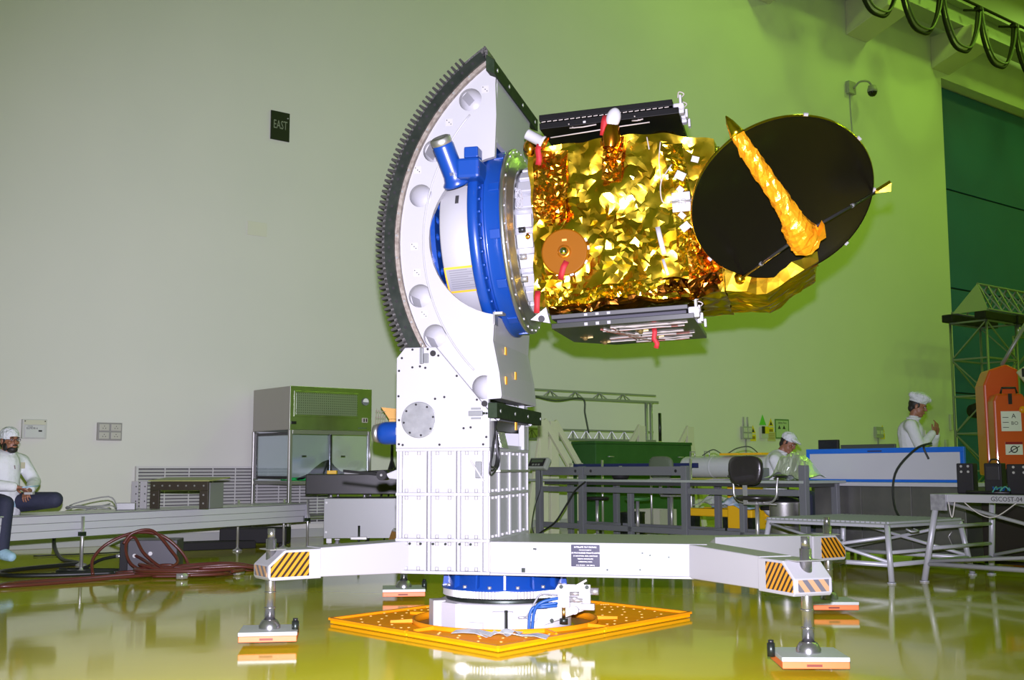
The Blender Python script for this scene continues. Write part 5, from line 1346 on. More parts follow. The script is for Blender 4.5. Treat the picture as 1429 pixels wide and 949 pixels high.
# weighing indicator on its own post in front of the bench
wi = thing('weighing_indicator', 'tilted weighing indicator on a grey post beside the white fixture', 'indicator', M=sideM(5.42, 3.62))
MB().box(-.045, .045, -.03, .03, 0, .99).build('post', ALUP, wi, bevel=.005)
hd_ = T(0, 0, 1.075) @ Matrix.Rotation(rad(-28), 4, 'X')
hs = MB().box(-.19, .19, -.04, .04, -.085, .085).build('housing', mat('indicator_grey', (.30, .33, .28), .4), wi, bevel=.02, M=hd_)
MB().box(-.155, .155, -.046, -.0405, -.055, .06).build('display_panel', BLACKM, hs, bevel=.004)
for x in (-.06, .0, .06): MB().box(x - .018, x + .018, -.049, -.0465, -.045, -.02).build('key', mat('key_grey', (.2, .22, .18), .5), hs)
MB().box(-.12, .12, -.048, -.0465, .0, .045).build('display_window', mat('lcd_green', (.03, .06, .02), .2), hs)
MB().tube(spline([(.05, -.02, .99), (.10, -.06, .75), (.0, -.08, .5), (-.08, -.06, .25), (.02, -.06, .05)], 6), .006, 6).build('cable', BLACK, wi)
hose('black_cable', 'black cable swooping down behind the grey post of the weighing indicator', 'cable', [tuple(hall(5.5, 4.45, .84)), tuple(hall(5.5, 4.25, .72)), tuple(hall(5.45, 4.1, .5)), tuple(hall(5.4, 3.95, .3)), tuple(hall(5.35, 3.7, .15)), tuple(hall(5.35, 3.6, .02))], .012, BC)
# blue barrier rail with white posts
br = thing('blue_barrier', 'low blue barrier bar with white posts behind the grey bench', 'barrier', M=sideM(7.15, 2.3))
MB().box(0, 2.6, 0, .03, 1.02, 1.085).build('bar', mat('navy_bar', (.012, .02, .10), .4), br, bevel=.004)
for x in (.75, 1.75, 2.5):
    MB().cyl((x, -.02, 0), (x, -.02, 1.14), .018, n=10).build('post', STEEL, br)
    MB().lathe([(.14, 0), (.14, .012), (.03, .025)], (x, -.02, .001), (0, 0, 1), 20).build('base', STEEL, br)
# stools, bins, carts under and behind the bench
def stool(s, n, lab, seat, h=.62, r=.17):
    t = thing('round_stool', lab, 'stool', M=sideM(s, n))
    MB().lathe([(0, h - .05), (r - .02, h - .05), (r, h - .03), (r, h - .01), (r - .03, h), (0, h)], n=28).build('seat', seat, t)
    MB().cyl((0, 0, .10), (0, 0, h - .05), .025, n=12).build('column', STEEL, t)
    MB().lathe([(r * .8, .2), (r * .82, .21), (r * .8, .22), (r * .78, .21)], n=24, close=True).build('foot_ring', STEEL, t)
    for k in range(5):
        q = 2 * PI * k / 5 + .3
        l_ = MB().bar((0, 0, .09), (.27 * math.cos(q), .27 * math.sin(q), .06), .03).build('leg', STEEL, t)
        MB().cyl((.27 * math.cos(q) - .012, .27 * math.sin(q), .027), (.27 * math.cos(q) + .012, .27 * math.sin(q), .027), .027, n=12).build('caster', RUBBER, l_)
    return t
stool(6.55, 3.55, 'round black stool under the left end of the grey bench', BLACKM)
stool(6.15, 4.75, 'round green-topped stool under the middle bay of the grey bench', mat('seat_green', (.04, .16, .03), .5), .64)
wbn = thing('steel_bin', 'brushed steel waste bin right of the blue cloths under the bench', 'bin', M=sideM(6.15, 7.12))
MB().lathe([(0, .005), (.155, .005), (.165, .02), (.17, .60), (.175, .62), (.165, .63), (.155, .60), (.15, .05), (0, .04)], n=36).build('body', BRUSHED, wbn)
MB().lathe([(.168, .10), (.172, .11), (.168, .12)], n=36).build('band', STEEL, wbn)
MB().lathe([(.174, .632), (.16, .665), (.05, .69), (0, .69)], n=36).build('lid', DSTEEL, wbn)
wb2 = thing('dark_bin', 'dark steel pot with flat rim on the floor behind the bench middle', 'bin', M=sideM(6.62, 4.15))
MB().lathe([(0, .005), (.18, .005), (.19, .02), (.19, .40), (.20, .42), (.18, .42), (.175, .05), (0, .04)], n=36).build('body', DSTEEL, wb2)
wc = thing('waste_carton', 'open pale carton standing on the floor behind the bench', 'carton', M=sideM(7.45, 3.35, 0, .1))
KR = mat('pale_carton', (.40, .42, .30), .7)
for a in ((0, .5, 0, .02), (0, .5, .38, .40), (0, .02, .02, .38), (.48, .5, .02, .38)): MB().box(a[0], a[1], a[2], a[3], .005, .42).build('side', KR, wc)
MB().box(.02, .48, .02, .38, .005, .02).build('bottom', KR, wc)
pt = thing('pallet_truck', 'yellow pallet truck with blue cloths on its forks behind the bench', 'pallet truck', M=sideM(6.55, 5.12))
MB().box(.0, 1.15, .05, .22, .40, .50).build('fork', YELLOW, pt, bevel=.015)
MB().box(.0, 1.15, .45, .62, .40, .50).build('fork', YELLOW, pt, bevel=.015)
MB().box(.80, 1.04, .0, .66, .25, .82).build('hydraulic_head', YELLOW, pt, bevel=.02)
MB().bar((.92, .3, .8), (1.02, .3, 1.12), .04).build('tow_bar', YELLOW, pt)
for x in (.15, .70, 1.10):
    f_ = MB().box(x - .04, x + .04, .08, .18, .10, .40).build('wheel_fork', DSTEEL, pt)
    MB().cyl((x, .09, .075), (x, .17, .075), .075, n=18).build('wheel', RUBBER, f_)
BCL = mat('blue_white_cloth', (.16, .32, .42), .8, var=(10, (.55, .62, .66), .5))
for k, (n_, z, lab) in enumerate(((5.75, .505, 'crumpled blue and white cloth on the pallet truck forks'), (6.25, .02, 'crumpled blue and white cloth on the floor below the pallet truck'))):
    v, f = foil_grid((0, 0, 0), (1, 0, 0), (0, 1, 0), .62, .45, (0, 0, 1), .04, 81 + k, 2.2, .05, .02)
    v[:, 2] += .14 * np.exp(-(((v[:, 0] - .3) / .22) ** 2 + ((v[:, 1] - .22) / .18) ** 2)) + .02
    o = MB().add(v, f, True).build('blue_cloth', BCL, M=sideM(6.45, n_, z)); so = o.modifiers.new('thickness', 'SOLIDIFY'); so.thickness = .01
    tag(o, lab, 'cloth')
PLB = mat('clear_plastic_grey', (.40, .42, .40), .25, bump=(14, .8, .03))
for k, (s_, n_, z, w_, lab) in enumerate(((6.6, 5.30, .515, .5, 'crumpled clear plastic bag on the pallet truck forks'), (6.2, 5.4, .01, .7, 'crumpled clear plastic sheet on the floor under the bench'), (6.5, 4.3, .01, .5, 'pale plastic sheet bundled on the floor near the dark pot'))):
    v, f = foil_grid((0, 0, 0), (1, 0, 0), (0, 1, 0), w_, .4, (0, 0, 1), .05, 91 + k, 2.0, .05, .02)
    v[:, 2] += .15 * np.exp(-(((v[:, 0] - w_ / 2) / (w_ * .35)) ** 2 + ((v[:, 1] - .2) / .16) ** 2)) + .02
    o = MB().add(v, f).build('plastic_sheet', PLB, M=sideM(s_, n_, z)); so = o.modifiers.new('thickness', 'SOLIDIFY'); so.thickness = .006
    tag(o, lab, 'plastic sheet')
# ---- swivel chairs
def swivel(s, n, lab, rot, backm, seatm, seat_h, arms=True, back_z=.26):
    c = thing('swivel_chair', lab, 'chair', M=sideM(s, n, 0, rot))
    # backrest on the -y side
    W2, H2 = .215, .155; pts = []
    for i in range(25):
        a = 2 * PI * i / 24; sx = math.copysign(abs(math.cos(a)) ** .55, math.cos(a)); sz = math.copysign(abs(math.sin(a)) ** .6, math.sin(a))
        pts.append((W2 * sx * (1 - .06 * (sz < 0)), H2 * sz))
    pts = pts[:-1]; vs = []; fs = []; n_ = len(pts)
    for k, (sc, y) in enumerate(((.75, -.235), (.93, -.232), (1.0, -.215), (1.0, -.19), (.92, -.172), (.7, -.165))):
        for x, z in pts: vs.append((x * sc, y + .35 * (x * sc) ** 2, seat_h + back_z + z * sc))
    for k in range(5):
        for i in range(n_): fs.append((k * n_ + i, k * n_ + (i + 1) % n_, (k + 1) * n_ + (i + 1) % n_, (k + 1) * n_ + i))
    fs += [tuple(reversed(range(n_))), tuple(range(5 * n_, 6 * n_))]
    MB().add(vs, fs, True).build('backrest', backm, c)
    MB().lathe([(0, -.05), (.17, -.05), (.215, -.03), (.225, -.01), (.215, .012), (.14, .02), (0, .018)], (0, 0, seat_h), (0, 0, 1), 32).build('seat', seatm, c)
    MB().bar((0, -.20, seat_h - .06), (0, -.215, seat_h + back_z - .06), .05, .012, (0, 1, 0)).build('back_bracket', STEEL, c)
    MB().box(-.09, .09, -.12, .12, seat_h - .085, seat_h - .052).build('tilt_mechanism', STEEL, c, bevel=.006)
    MB().cyl((0, 0, .12), (0, 0, seat_h - .085), .022, n=14).build('gas_lift', STEEL, c)
    MB().bar((.1, 0, seat_h - .07), (.22, .04, seat_h - .08), .012).build('lever', STEEL, c)
    if arms:
        for sx in (-1, 1):
            p = spline([(sx * .10, -.02, seat_h - .06), (sx * .20, -.02, seat_h - .05), (sx * .265, -.03, seat_h + .01), (sx * .275, -.03, seat_h + .12), (sx * .29, -.03, seat_h + .205)], 6)
            a_ = MB().tube(p, .012, 10).build('arm_tube', STEEL, c)
            MB().ball((sx * .29, .02, seat_h + .215), (.035, .13, .02), 14, 8).build('arm_pad', BLACK, a_)
    for k in range(5):
        q = 2 * PI * k / 5 + .2
        l_ = MB().bar((0, 0, .11), (.29 * math.cos(q), .29 * math.sin(q), .075), .035, .025).build('base_arm', STEEL, c)
        MB().cyl((.29 * math.cos(q) - .02, .29 * math.sin(q), .03), (.29 * math.cos(q) + .02, .29 * math.sin(q), .03), .03, n=14).build('caster', RUBBER, l_)
    return c
VIN = mat('black_vinyl', (.020, .017, .018), .28, coat=.3)
swivel(5.05, 7.62, 'black vinyl swivel chair with chrome arms before the grey bench', rad(4), VIN, VIN, .71, back_z=.275)
swivel(6.74, 4.80, 'grey-green backed swivel chair behind the grey bench', rad(0), mat('grey_green_fabric', (.10, .13, .08), .7), BLACKM, .72, False, .30)
# ---- crumpled silver foil and papers on the bench
SIL = mat('silver_foil', (.80, .86, .80), .30, .85)
v, f = foil_grid((0, 0, 0), (1, 0, 0), (0, 1, 0), .52, .45, (0, 0, 1), .018, 61, 1.6, .05, .02)
v[:, 2] += .26 * np.exp(-(((v[:, 0] - .28) / .20) ** 4 + ((v[:, 1] - .22) / .18) ** 4)) + .03
o = MB().add(v, f).build('foil_heap', SIL, M=sideM(5.72, 7.18, .873)); tag(o, 'heap of crumpled silver foil on the bench before the seated technician', 'foil'); o['kind'] = 'thing'
so = o.modifiers.new('thickness', 'SOLIDIFY'); so.thickness = .004
for k, (n_, s_, w_, lab) in enumerate(((5.35, 5.72, .40, 'sheaf of papers lying flat on the bench right of the middle'), (6.3, 5.75, .24, 'single papers lying on the bench right of the tall middle post'))):
    p_ = thing('paper_stack', lab, 'papers', M=sideM(s_, n_, .873, .1 * k))
    for i in range(4): MB().box(.02 * i, w_ + .02 * i, .01 * i, .25, .004 * i, .004 * i + .003).build('sheet', WHITE2, p_)
sv = thing('steel_vise', 'small grey instrument box on the bench beside the silver foil', 'instrument', M=sideM(5.7, 6.98, .873))
MB().box(0, .14, 0, .2, 0, .14).build('housing', ALUP, sv, bevel=.006)
MB().box(.02, .12, -.003, -.0005, .04, .11).build('panel', mat('panel_grey_green', (.2, .26, .2), .4), sv)
o = thing('desk_fan_motor', 'black rounded motor on the bench under the upper rail', 'motor', M=sideM(5.75, 4.85, .873))
MB().lathe([(0, 0), (.09, .0), (.11, .03), (.11, .10), (.07, .14), (0, .14)], n=24).build('housing', BLACKM, o); MB().cyl((0, 0, .14), (0, 0, .17), .02, n=10).build('shaft', STEEL, o)

# ---- whiteboard and the steel table behind it
wbz = thing('whiteboard', 'long white marker board in a bright blue frame standing on the steel table', 'whiteboard', M=sideM(6.40, 7.26))
BFR = mat('bright_blue_frame', (.010, .12, .52), .35)
LW = 1.96
MB().box(.04, LW - .04, .006, .03, .88, 1.17).build('board', mat('board_white', (.46, .48, .50), .22), wbz)
MB().box(0, LW, 0, .04, 1.17, 1.225).build('frame_rail', BFR, wbz, bevel=.003)
MB().box(0, LW, 0, .04, .855, .885).build('frame_rail', BFR, wbz, bevel=.003)
MB().box(0, .045, 0, .04, .885, 1.17).build('frame_stile', BFR, wbz, bevel=.003)
MB().box(LW - .045, LW, 0, .04, .885, 1.17).build('frame_stile', BFR, wbz, bevel=.003)
MB().box(.82, 1.0, -.001, -.0, 1.185, 1.20).build('maker_label', mat('label_dark', (.02, .03, .1), .5), wbz)
st = thing('steel_table', 'dark brushed steel table with solid sides below the blue-framed whiteboard', 'table', M=sideM(6.44, 7.33))
DST = mat('dull_dark_stainless', (.16, .165, .155), .45, .75, bump=(26, .15, .004), var=(4, (.22, .22, .20), .3))
MB().box(-.06, 1.90, -.06, .72, .81, .852).build('tabletop', mat('pale_table_edge', (.45, .46, .46), .4), st, bevel=.004)
for x0, x1 in ((0, .62), (.625, 1.24), (1.245, 1.86)): MB().box(x0, x1, 0, .02, .09, .805).build('front_panel', DST, st, bevel=.002)
MB().box(0, .02, .0205, .68, .09, .805).build('side_panel', DST, st)
MB().box(1.84, 1.86, .0205, .68, .09, .805).build('side_panel', DST, st)
MB().box(.02, 1.84, .66, .68, .09, .805).build('back_panel', DST, st)
for x in (.04, 1.82):
    for y in (.05, .63): MB().cyl((x, y, 0), (x, y, .09), .025, n=10).build('foot', STEEL, st)
MB().tube([(1.70, -.012, .35), (1.66, -.012, .30), (1.73, -.012, .14)], .006, 6).build('scratch_strip', STEEL, st)
mo_ = thing('monitor', 'black monitor seen over the left end of the whiteboard', 'monitor', M=sideM(6.85, 7.03))
mo_.matrix_world = sideM(6.85, 7.10, .853)
MB().box(0, .28, 0, .04, .30, .49).build('bezel', BLACK, mo_, bevel=.006)
MB().box(.02, .26, -.002, .0, .32, .475).build('screen', mat('screen_dark', (.01, .012, .02), .1), mo_)
MB().box(.12, .16, .01, .03, .02, .30).build('stand', BLACK, mo_)
MB().box(.05, .23, -.05, .1, 0, .02).build('base', BLACK, mo_, bevel=.004)
lp = thing('laptop', 'dark laptop lid just showing over the top of the whiteboard', 'laptop', M=sideM(6.80, 7.45, .853))
MB().box(0, .72, .0, .03, .24, .425).build('lid', mat('laptop_dark', (.05, .06, .05), .5), lp, bevel=.006)
MB().box(.3, .42, .0, .03, .02, .24).build('riser', BLACK, lp)
MB().box(.15, .6, -.15, .2, 0, .02).build('base', BLACK, lp, bevel=.004)
dc = thing('dark_cabinet', 'dark brown cabinet standing behind the right step stand', 'cabinet', M=sideM(6.55, 9.30))
DBR = mat('dark_brown_panel', (.018, .013, .010), .5)
MB().box(0, .62, 0, .5, .04, .66).build('body', DBR, dc, bevel=.006)
MB().box(.02, .60, -.015, -.001, .06, .64).build('door', DBR, dc, bevel=.004)
MB().cyl((.55, -.03, .36), (.55, -.015, .36), .012, n=10).build('knob', STEEL, dc)
hose('black_cable', 'black cable hanging in a loop over the right end of the whiteboard', 'cable', [tuple(hall(6.27, 8.90, 1.10)), tuple(hall(6.25, 8.86, 1.23)), tuple(hall(6.20, 8.98, 1.26)), tuple(hall(6.0, 8.92, 1.2)), tuple(hall(5.8, 8.80, .95)), tuple(hall(5.7, 8.85, .6)), tuple(hall(5.6, 9.10, .43)), tuple(hall(5.4, 9.4, .47)), tuple(hall(5.3, 9.55, .6))], .011, BC)
hose('black_cable', 'short black cable standing up from the corner of the right step stand', 'cable', [tuple(hall(5.1, 9.95, .79)), tuple(hall(5.1, 9.92, .85)), tuple(hall(5.1, 9.90, .97))], .010, BC)

# ---- step stands
TUBE = mat('silver_tube_paint', (.46, .47, .50), .38, .2)
def step_stand(name, lab, M, LX, LY, Z, spl, r=.026):
    t = thing(name, lab, 'step stand', M=M)
    e = spl
    tops = [(0, 0), (LX, 0), (LX, LY), (0, LY)]
    feet_ = [(-e, -e), (LX + e, -e), (LX + e, LY + e), (-e, LY + e)]
    for (a, b), (c, d) in zip(tops, feet_):
        l_ = MB().cyl((c, d, .012), (a, b, Z - .02), r, n=14).build('leg', TUBE, t)
        MB().cyl((c, d, .0), (c, d, .012), r * 1.5, n=14).build('foot_pad', TUBE, l_)
    q = .13 / Z
    P = lambda i, z: Vector((feet_[i][0] + (tops[i][0] - feet_[i][0]) * z / Z, feet_[i][1] + (tops[i][1] - feet_[i][1]) * z / Z, z))
    for i in range(4):
        j = (i + 1) % 4
        MB().cyl(P(i, .16), P(j, .16), r * .8, n=12).build('lower_rail', TUBE, t)
        MB().bar(P(i, Z - .025), P(j, Z - .025), .03, .05).build('top_rail', TUBE, t)
    for i, j in ((0, 1), (3, 2)):
        MB().cyl(P(i, Z - .05), P(j, .18), r * .6, n=10).build('brace', TUBE, t)
        MB().cyl(P(j, Z - .05) if i == 3 else P(j, .40), P(i, .18), r * .6, n=10).build('brace', TUBE, t)
    for z in ((Z * .62, Z * .38) if Z > .6 else (Z * .5,)):
        MB().cyl(P(0, z), P(3, z), r * .6, n=10).build('side_rung', TUBE, t)
        MB().cyl(P(1, z), P(2, z), r * .6, n=10).build('side_rung', TUBE, t)
    return t
s1 = step_stand('step_stand', 'lower silver tube step stand with grating deck before the steel table', sideM(4.40, 8.30), 1.30, 1.20, .53, .07)
GRT = mat('grating_grey_green', (.34, .37, .34), .4, .5)
MB().box(-.03, 1.33, -.03, 1.23, .505, .515).build('deck_sheet', GRT, s1)
for i in range(26): MB().box(-.02 + i * .0525, -.005 + i * .0525, -.02, 1.22, .5155, .534).build('grating_bar', GRT, s1)
MB().tube([(1.33, .25, .46), (1.38, .25, .44), (1.38, .37, .44), (1.33, .37, .46)], .008, 6).build('handle', TUBE, s1)
s2 = step_stand('step_stand', 'taller silver tube step stand carrying black boxes at the right edge', sideM(4.80, 9.86), 2.3, .95, .775, .10, .028)
MB().box(-.02, 2.32, -.02, .97, .756, .776).build('deck_sheet', mat('deck_grey', (.30, .32, .31), .45), s2, bevel=.003)
MB().box(-.045, .11, -.045, -.021, .63, .775).build('corner_plate', mat('scuffed_plate', (.34, .35, .36), .5, .3, var=(22, (.22, .22, .24), .4)), s2, bevel=.004)
fp_ = MB().box(.105, 2.3, -.033, -.021, .705, .772).build('front_fascia', TUBE, s2, bevel=.003)
text('GSCOST-04', .055, INK, fp_, T(.66, -.0335, .738) @ FRONT)
MB().box(.90, 1.15, -.0345, -.0335, .728, .748).build('white_label', WINK, fp_)
for k, (x0, x1, d) in enumerate(((.28, .75, .12), (.98, 1.04, .16), (.13, .19, .13))):
    o = MB().tube(spline([(x0, -.04, .705), (x0 + (x1 - x0) * .3, -.045, .705 - d * .8), (x0 + (x1 - x0) * .6, -.045, .705 - d * .95), (x1, -.04, .71)], 6), .005, 6).build('white_cord', mat('white_cord', (.55, .53, .48), .6), s2)
def black_box(x, y, w, h, lab, face=True):
    t = thing('black_box', lab, 'loudspeaker box', M=sideM(4.80, 9.86, .777) @ T(x, y, 0) @ Matrix.Rotation(rad(12), 4, 'Z'))
    MB().box(0, w, 0, .14, 0, h).build('housing', BLACKM, t, bevel=.01)
    if face:
        for a in (.3, .72):
            for z in (.72, .9): MB().cyl((w * a, -.004, h * z), (w * a, .0, h * z), .011, n=12).build('screw_head', STEEL, t)
    else:
        MB().box(.02, w - .02, -.005, .0, h * .45, h * .9).build('front_mesh', BLACK, t, bevel=.003)
        MB().tube(spline([(.03, .06, h), (.05, .06, h + .03), (w - .05, .06, h + .03), (w - .03, .06, h)], 5), .008, 6).build('handle', BLACK, t)
    return t
black_box(.09, .18, .145, .27, 'black box with four bright screws, nearest the left corner of the stand')
black_box(.33, .22, .15, .27, 'black box with mesh front and top handle, middle on the stand', False)
black_box(.60, .10, .20, .26, 'black box with bright screws cut by the right picture edge on the stand')
o = MB().tube([(0, 0, .0), (.4, 0, .0)], .016, 10).build('black_rod', BLACK, M=sideM(4.80, 9.86, .793) @ T(.26, .04, 0)); tag(o, 'short black rod lying in front of the black boxes', 'rod')
random.seed(6)
for k, (m_, lab) in enumerate(((HOSEB, 'blue wire looped between the black boxes on the stand'), (mat('teal_wire', (.05, .25, .18), .5), 'thin teal wire looped beside the blue wire on the stand'))):
    pts = [tuple(sideM(4.80, 9.86, .79) @ Vector((.50 + .02 * i + random.uniform(-.02, .02), .02 + random.uniform(-.02, .04), .05 * abs(math.sin(i * 1.3)) + .005))) for i in range(9)]
    hose('loose_wire', lab, 'wire', pts, .006, m_)

# ---- lattice tower and truss before the green door
tw = thing('truss_tower', 'tall galvanised truss tower carrying a horizontal truss before the dark green door', 'truss tower', M=hallM(20.3, 2.0))
TWM = mat('dim_galvanised', (.22, .25, .22), .5, .5)
def lattice(x0, x1, y0, y1, z0, z1, step, par, r=.03):
    c4 = [(x0, y0), (x1, y0), (x1, y1), (x0, y1)]
    for a, b in c4: MB().cyl((a, b, z0), (a, b, z1), r, n=8).build('upright', TWM, par)
    n = int(round((z1 - z0) / step))
    for i in range(n + 1):
        z = z0 + i * (z1 - z0) / n
        for k in range(4):
            a = c4[k]; b = c4[(k + 1) % 4]
            MB().bar((*a, z), (*b, z), r * 1.3).build('cross_tube', TWM, par)
            if i < n:
                z2 = z0 + (i + 1) * (z1 - z0) / n
                p, q = (a, b) if (i + k) % 2 else (b, a)
                MB().bar((*p, z), (*q, z2), r * .9).build('diagonal', TWM, par)
lattice(0, 1.35, 0, .9, .08, 4.4, .85, tw)
MB().box(-.1, 1.45, -.1, 1.0, 0, .08).build('base_plate', DSTEEL, tw)
CL = BLACKM
for y0 in (-.1, .72): MB().box(-.2, 1.9, y0, y0 + .28, 4.42, 4.60).build('sleeve_block', CL, tw, bevel=.02)
# triangular truss running off to the right
for (y, z) in ((0, 4.66), (.9, 4.66)): MB().cyl((.1, y, z), (7, y, z), .03, n=8).build('chord', TWM, tw)
MB().cyl((.5, .45, 5.35), (7, .45, 5.35), .03, n=8).build('chord', TWM, tw)
MB().prism([(.1, .0, 4.64), (.1, .9, 4.64), (.5, .45, 5.36)], (.02, 0, 0)).build('end_plate', LAT, tw)
for i in range(14):
    x = .3 + .45 * i
    for y in (0, .9):
        MB().bar((x, y, 4.66), (x + .22, .45, 5.35), .03).build('diagonal', TWM, tw)
        MB().bar((x + .22, .45, 5.35), (x + .45, y, 4.66), .03).build('diagonal', TWM, tw)
for i in range(6):
    x = 1.2 + .85 * i
    c_ = MB().box(x, x + .5, -.15, .2, 4.40, 4.60).build('clamp', CL, tw, bevel=.02)
    MB().cyl((x + .25, 0, 4.15), (x + .25, 0, 4.40), .07, n=10).build('hook', STEEL, c_)
tw2 = thing('truss_tower', 'second galvanised truss tower half hidden by the orange machine', 'truss tower', M=hallM(24.0, 1.6))
lattice(0, 1.2, 0, .9, .08, 4.4, .85, tw2)
MB().box(-.1, 1.3, -.1, 1.0, 0, .08).build('base_plate', DSTEEL, tw2)
sl_ = thing('stage_light', 'black stage light on a stand inside the truss tower', 'lamp', M=hallM(20.9, 1.55))
MB().cyl((0, 0, 0.04), (0, 0, 2.9), .03, n=8).build('stand', BLACKM, sl_)
MB().lathe([(.2, 0), (.2, .02), (.03, .05)], n=16).build('base', BLACKM, sl_)
MB().lathe([(0, -.3), (.15, -.28), (.2, .0), (.22, .25), (0, .2)], (-.25, 0, 2.35), (1, -.2, .1), 16).build('lamp_head', BLACKM, sl_)
MB().box(-.2, .3, -.1, .1, .3, .7).build('dimmer_box', BLACKM, sl_)

# ---- orange lifting machine
om = thing('boom_lift', 'orange boom lift with white notices behind the right step stand', 'lifting machine', (6.80, 16.2, 0), rad(-8))
MB().prism([(0, 0, .95), (0, 0, 1.95), (.04, 0, 2.05), (.40, 0, 2.05), (.44, 0, 1.95), (.44, 0, .95)], (0, .35, 0)).build('control_cabinet', ORANGE2, om, bevel=.03, seg=3)
MB().prism([(-.02, .36, .9), (-.03, .36, 2.2), (.06, .36, 2.42), (.30, .36, 2.50), (.46, .36, 2.42), (.46, .36, .9)], (0, .5, 0)).build('mast_cover', ORANGE2, om, bevel=.03, seg=3)
MB().tube([(.10, -.01, 2.05), (.12, -.01, 2.13), (.30, -.01, 2.13), (.32, -.01, 2.05)], .016, 8).build('handle', BLACK, om)
MB().box(.20, .25, -.012, .0, 1.90, 2.05).build('latch', BLACK, om)
n_ = MB().box(.09, .36, -.010, -.001, 1.52, 1.80).build('notice', WINK, om)
text('A', .09, INK, n_, T(.26, -.0105, 1.73) @ FRONT); text('BO', .07, INK, n_, T(.27, -.0105, 1.63) @ FRONT)
for z in (1.57, 1.64, 1.71): MB().box(.11, .19, -.0115, -.0105, z, z + .008).build('print_line', INK, n_)
n_ = MB().box(.13, .36, -.010, -.001, 1.19, 1.37).build('notice', WINK, om)
MB().box(.13, .36, -.0115, -.0105, 1.335, 1.37).build('red_header', RED, n_)
MB().bar((.17, -.011, 1.22), (.32, -.011, 1.31), .012, .001, (0, 1, 0)).build('drawn_line', INK, n_)
MB().lathe([(.035, 0), (.05, .0), (.05, .004)], (.245, -.012, 1.265), (0, 1, 0), 20).build('drawn_ring', INK, n_)
MB().ball((.38, -.02, 1.82), (.05, .03, .05), 14, 10).build('beacon', mat('amber_beacon', (.9, .35, .01), .3), om)
kp = MB().prism([(.32, -.04, 2.35), (.56, -.04, 2.52), (.64, -.04, 2.45), (.58, -.04, 2.12), (.50, -.04, 2.10)], (0, .06, 0)).build('knuckle_plate', mat('cream_plate_paint', (.60, .57, .40), .5), om, bevel=.02)
for x, z in ((.58, 2.45), (.54, 2.16)): MB().cyl((x, -.055, z), (x, -.04, z), .03, n=14).build('pivot_pin', BLACK, kp)
MB().box(.39, .49, -.045, -.041, 2.28, 2.40).build('slot', BLACK, kp, bevel=.01)
MB().bar((.62, .1, 2.50), (1.05, .1, 1.45), .20, .16, (0, 1, 0)).build('lower_boom', ORANGE2, om, bevel=.015)
MB().bar((.60, .2, 2.55), (1.6, .2, 2.60), .18, .2, (0, 1, 0)).build('upper_boom', ORANGE2, om, bevel=.015)
MB().tube([(.30, .6, 2.5), (.66, .6, 3.1), (.9, .6, 3.12), (.9, .6, 2.5)], .03, 8).build('guard_rail', LAT, om)
MB().box(.455, 1.2, .1, .5, .9, 1.9).build('engine_bay', BLACK, om, bevel=.02)
random.seed(30)
for i in range(8): MB().cyl((.50 + .08 * i, .06, 1.1 + .1 * (i % 3)), (.55 + .08 * i, .1, 1.3 + .1 * (i % 3)), .025, n=8).build('valve', STEEL if i % 2 else BLACK, om)
MB().box(.50, .60, .05, .098, 1.0, 1.1).build('white_label', WINK, om)
MB().prism([(.10, -.25, .16), (.10, -.25, .50), (.25, -.25, .66), (1.4, -.25, .66), (1.4, -.25, .16)], (0, 1.1, 0)).build('chassis', ORANGE2, om, bevel=.03)
text('V', .16, WINK, om, T(.56, -.2508, .56) @ FRONT)
for x in (.22, .32): MB().cyl((x, -.26, .30), (x, -.25, .30), .02, n=12).build('bolt', BLACK, om)
MB().box(.0, 1.3, -.4, 1.0, .10, .155).build('outrigger_plate', MATS['cream_plate_paint'], om, bevel=.02)
MB().cyl((.2, -.1, .9), (.2, .3, .9), .12, n=20).build('swing_motor', BLACK, om)
MB().lathe([(.16, .0), (.30, .0), (.32, .05), (.32, .2), (.30, .25), (.16, .25)], (.02, .35, .42), (0, 1, 0), 28).build('wheel', RUBBER, om)
for x in (.2, 1.1): MB().cyl((x, -.3, 0.0), (x, -.3, .10), .06, n=14).build('foot', STEEL, om)
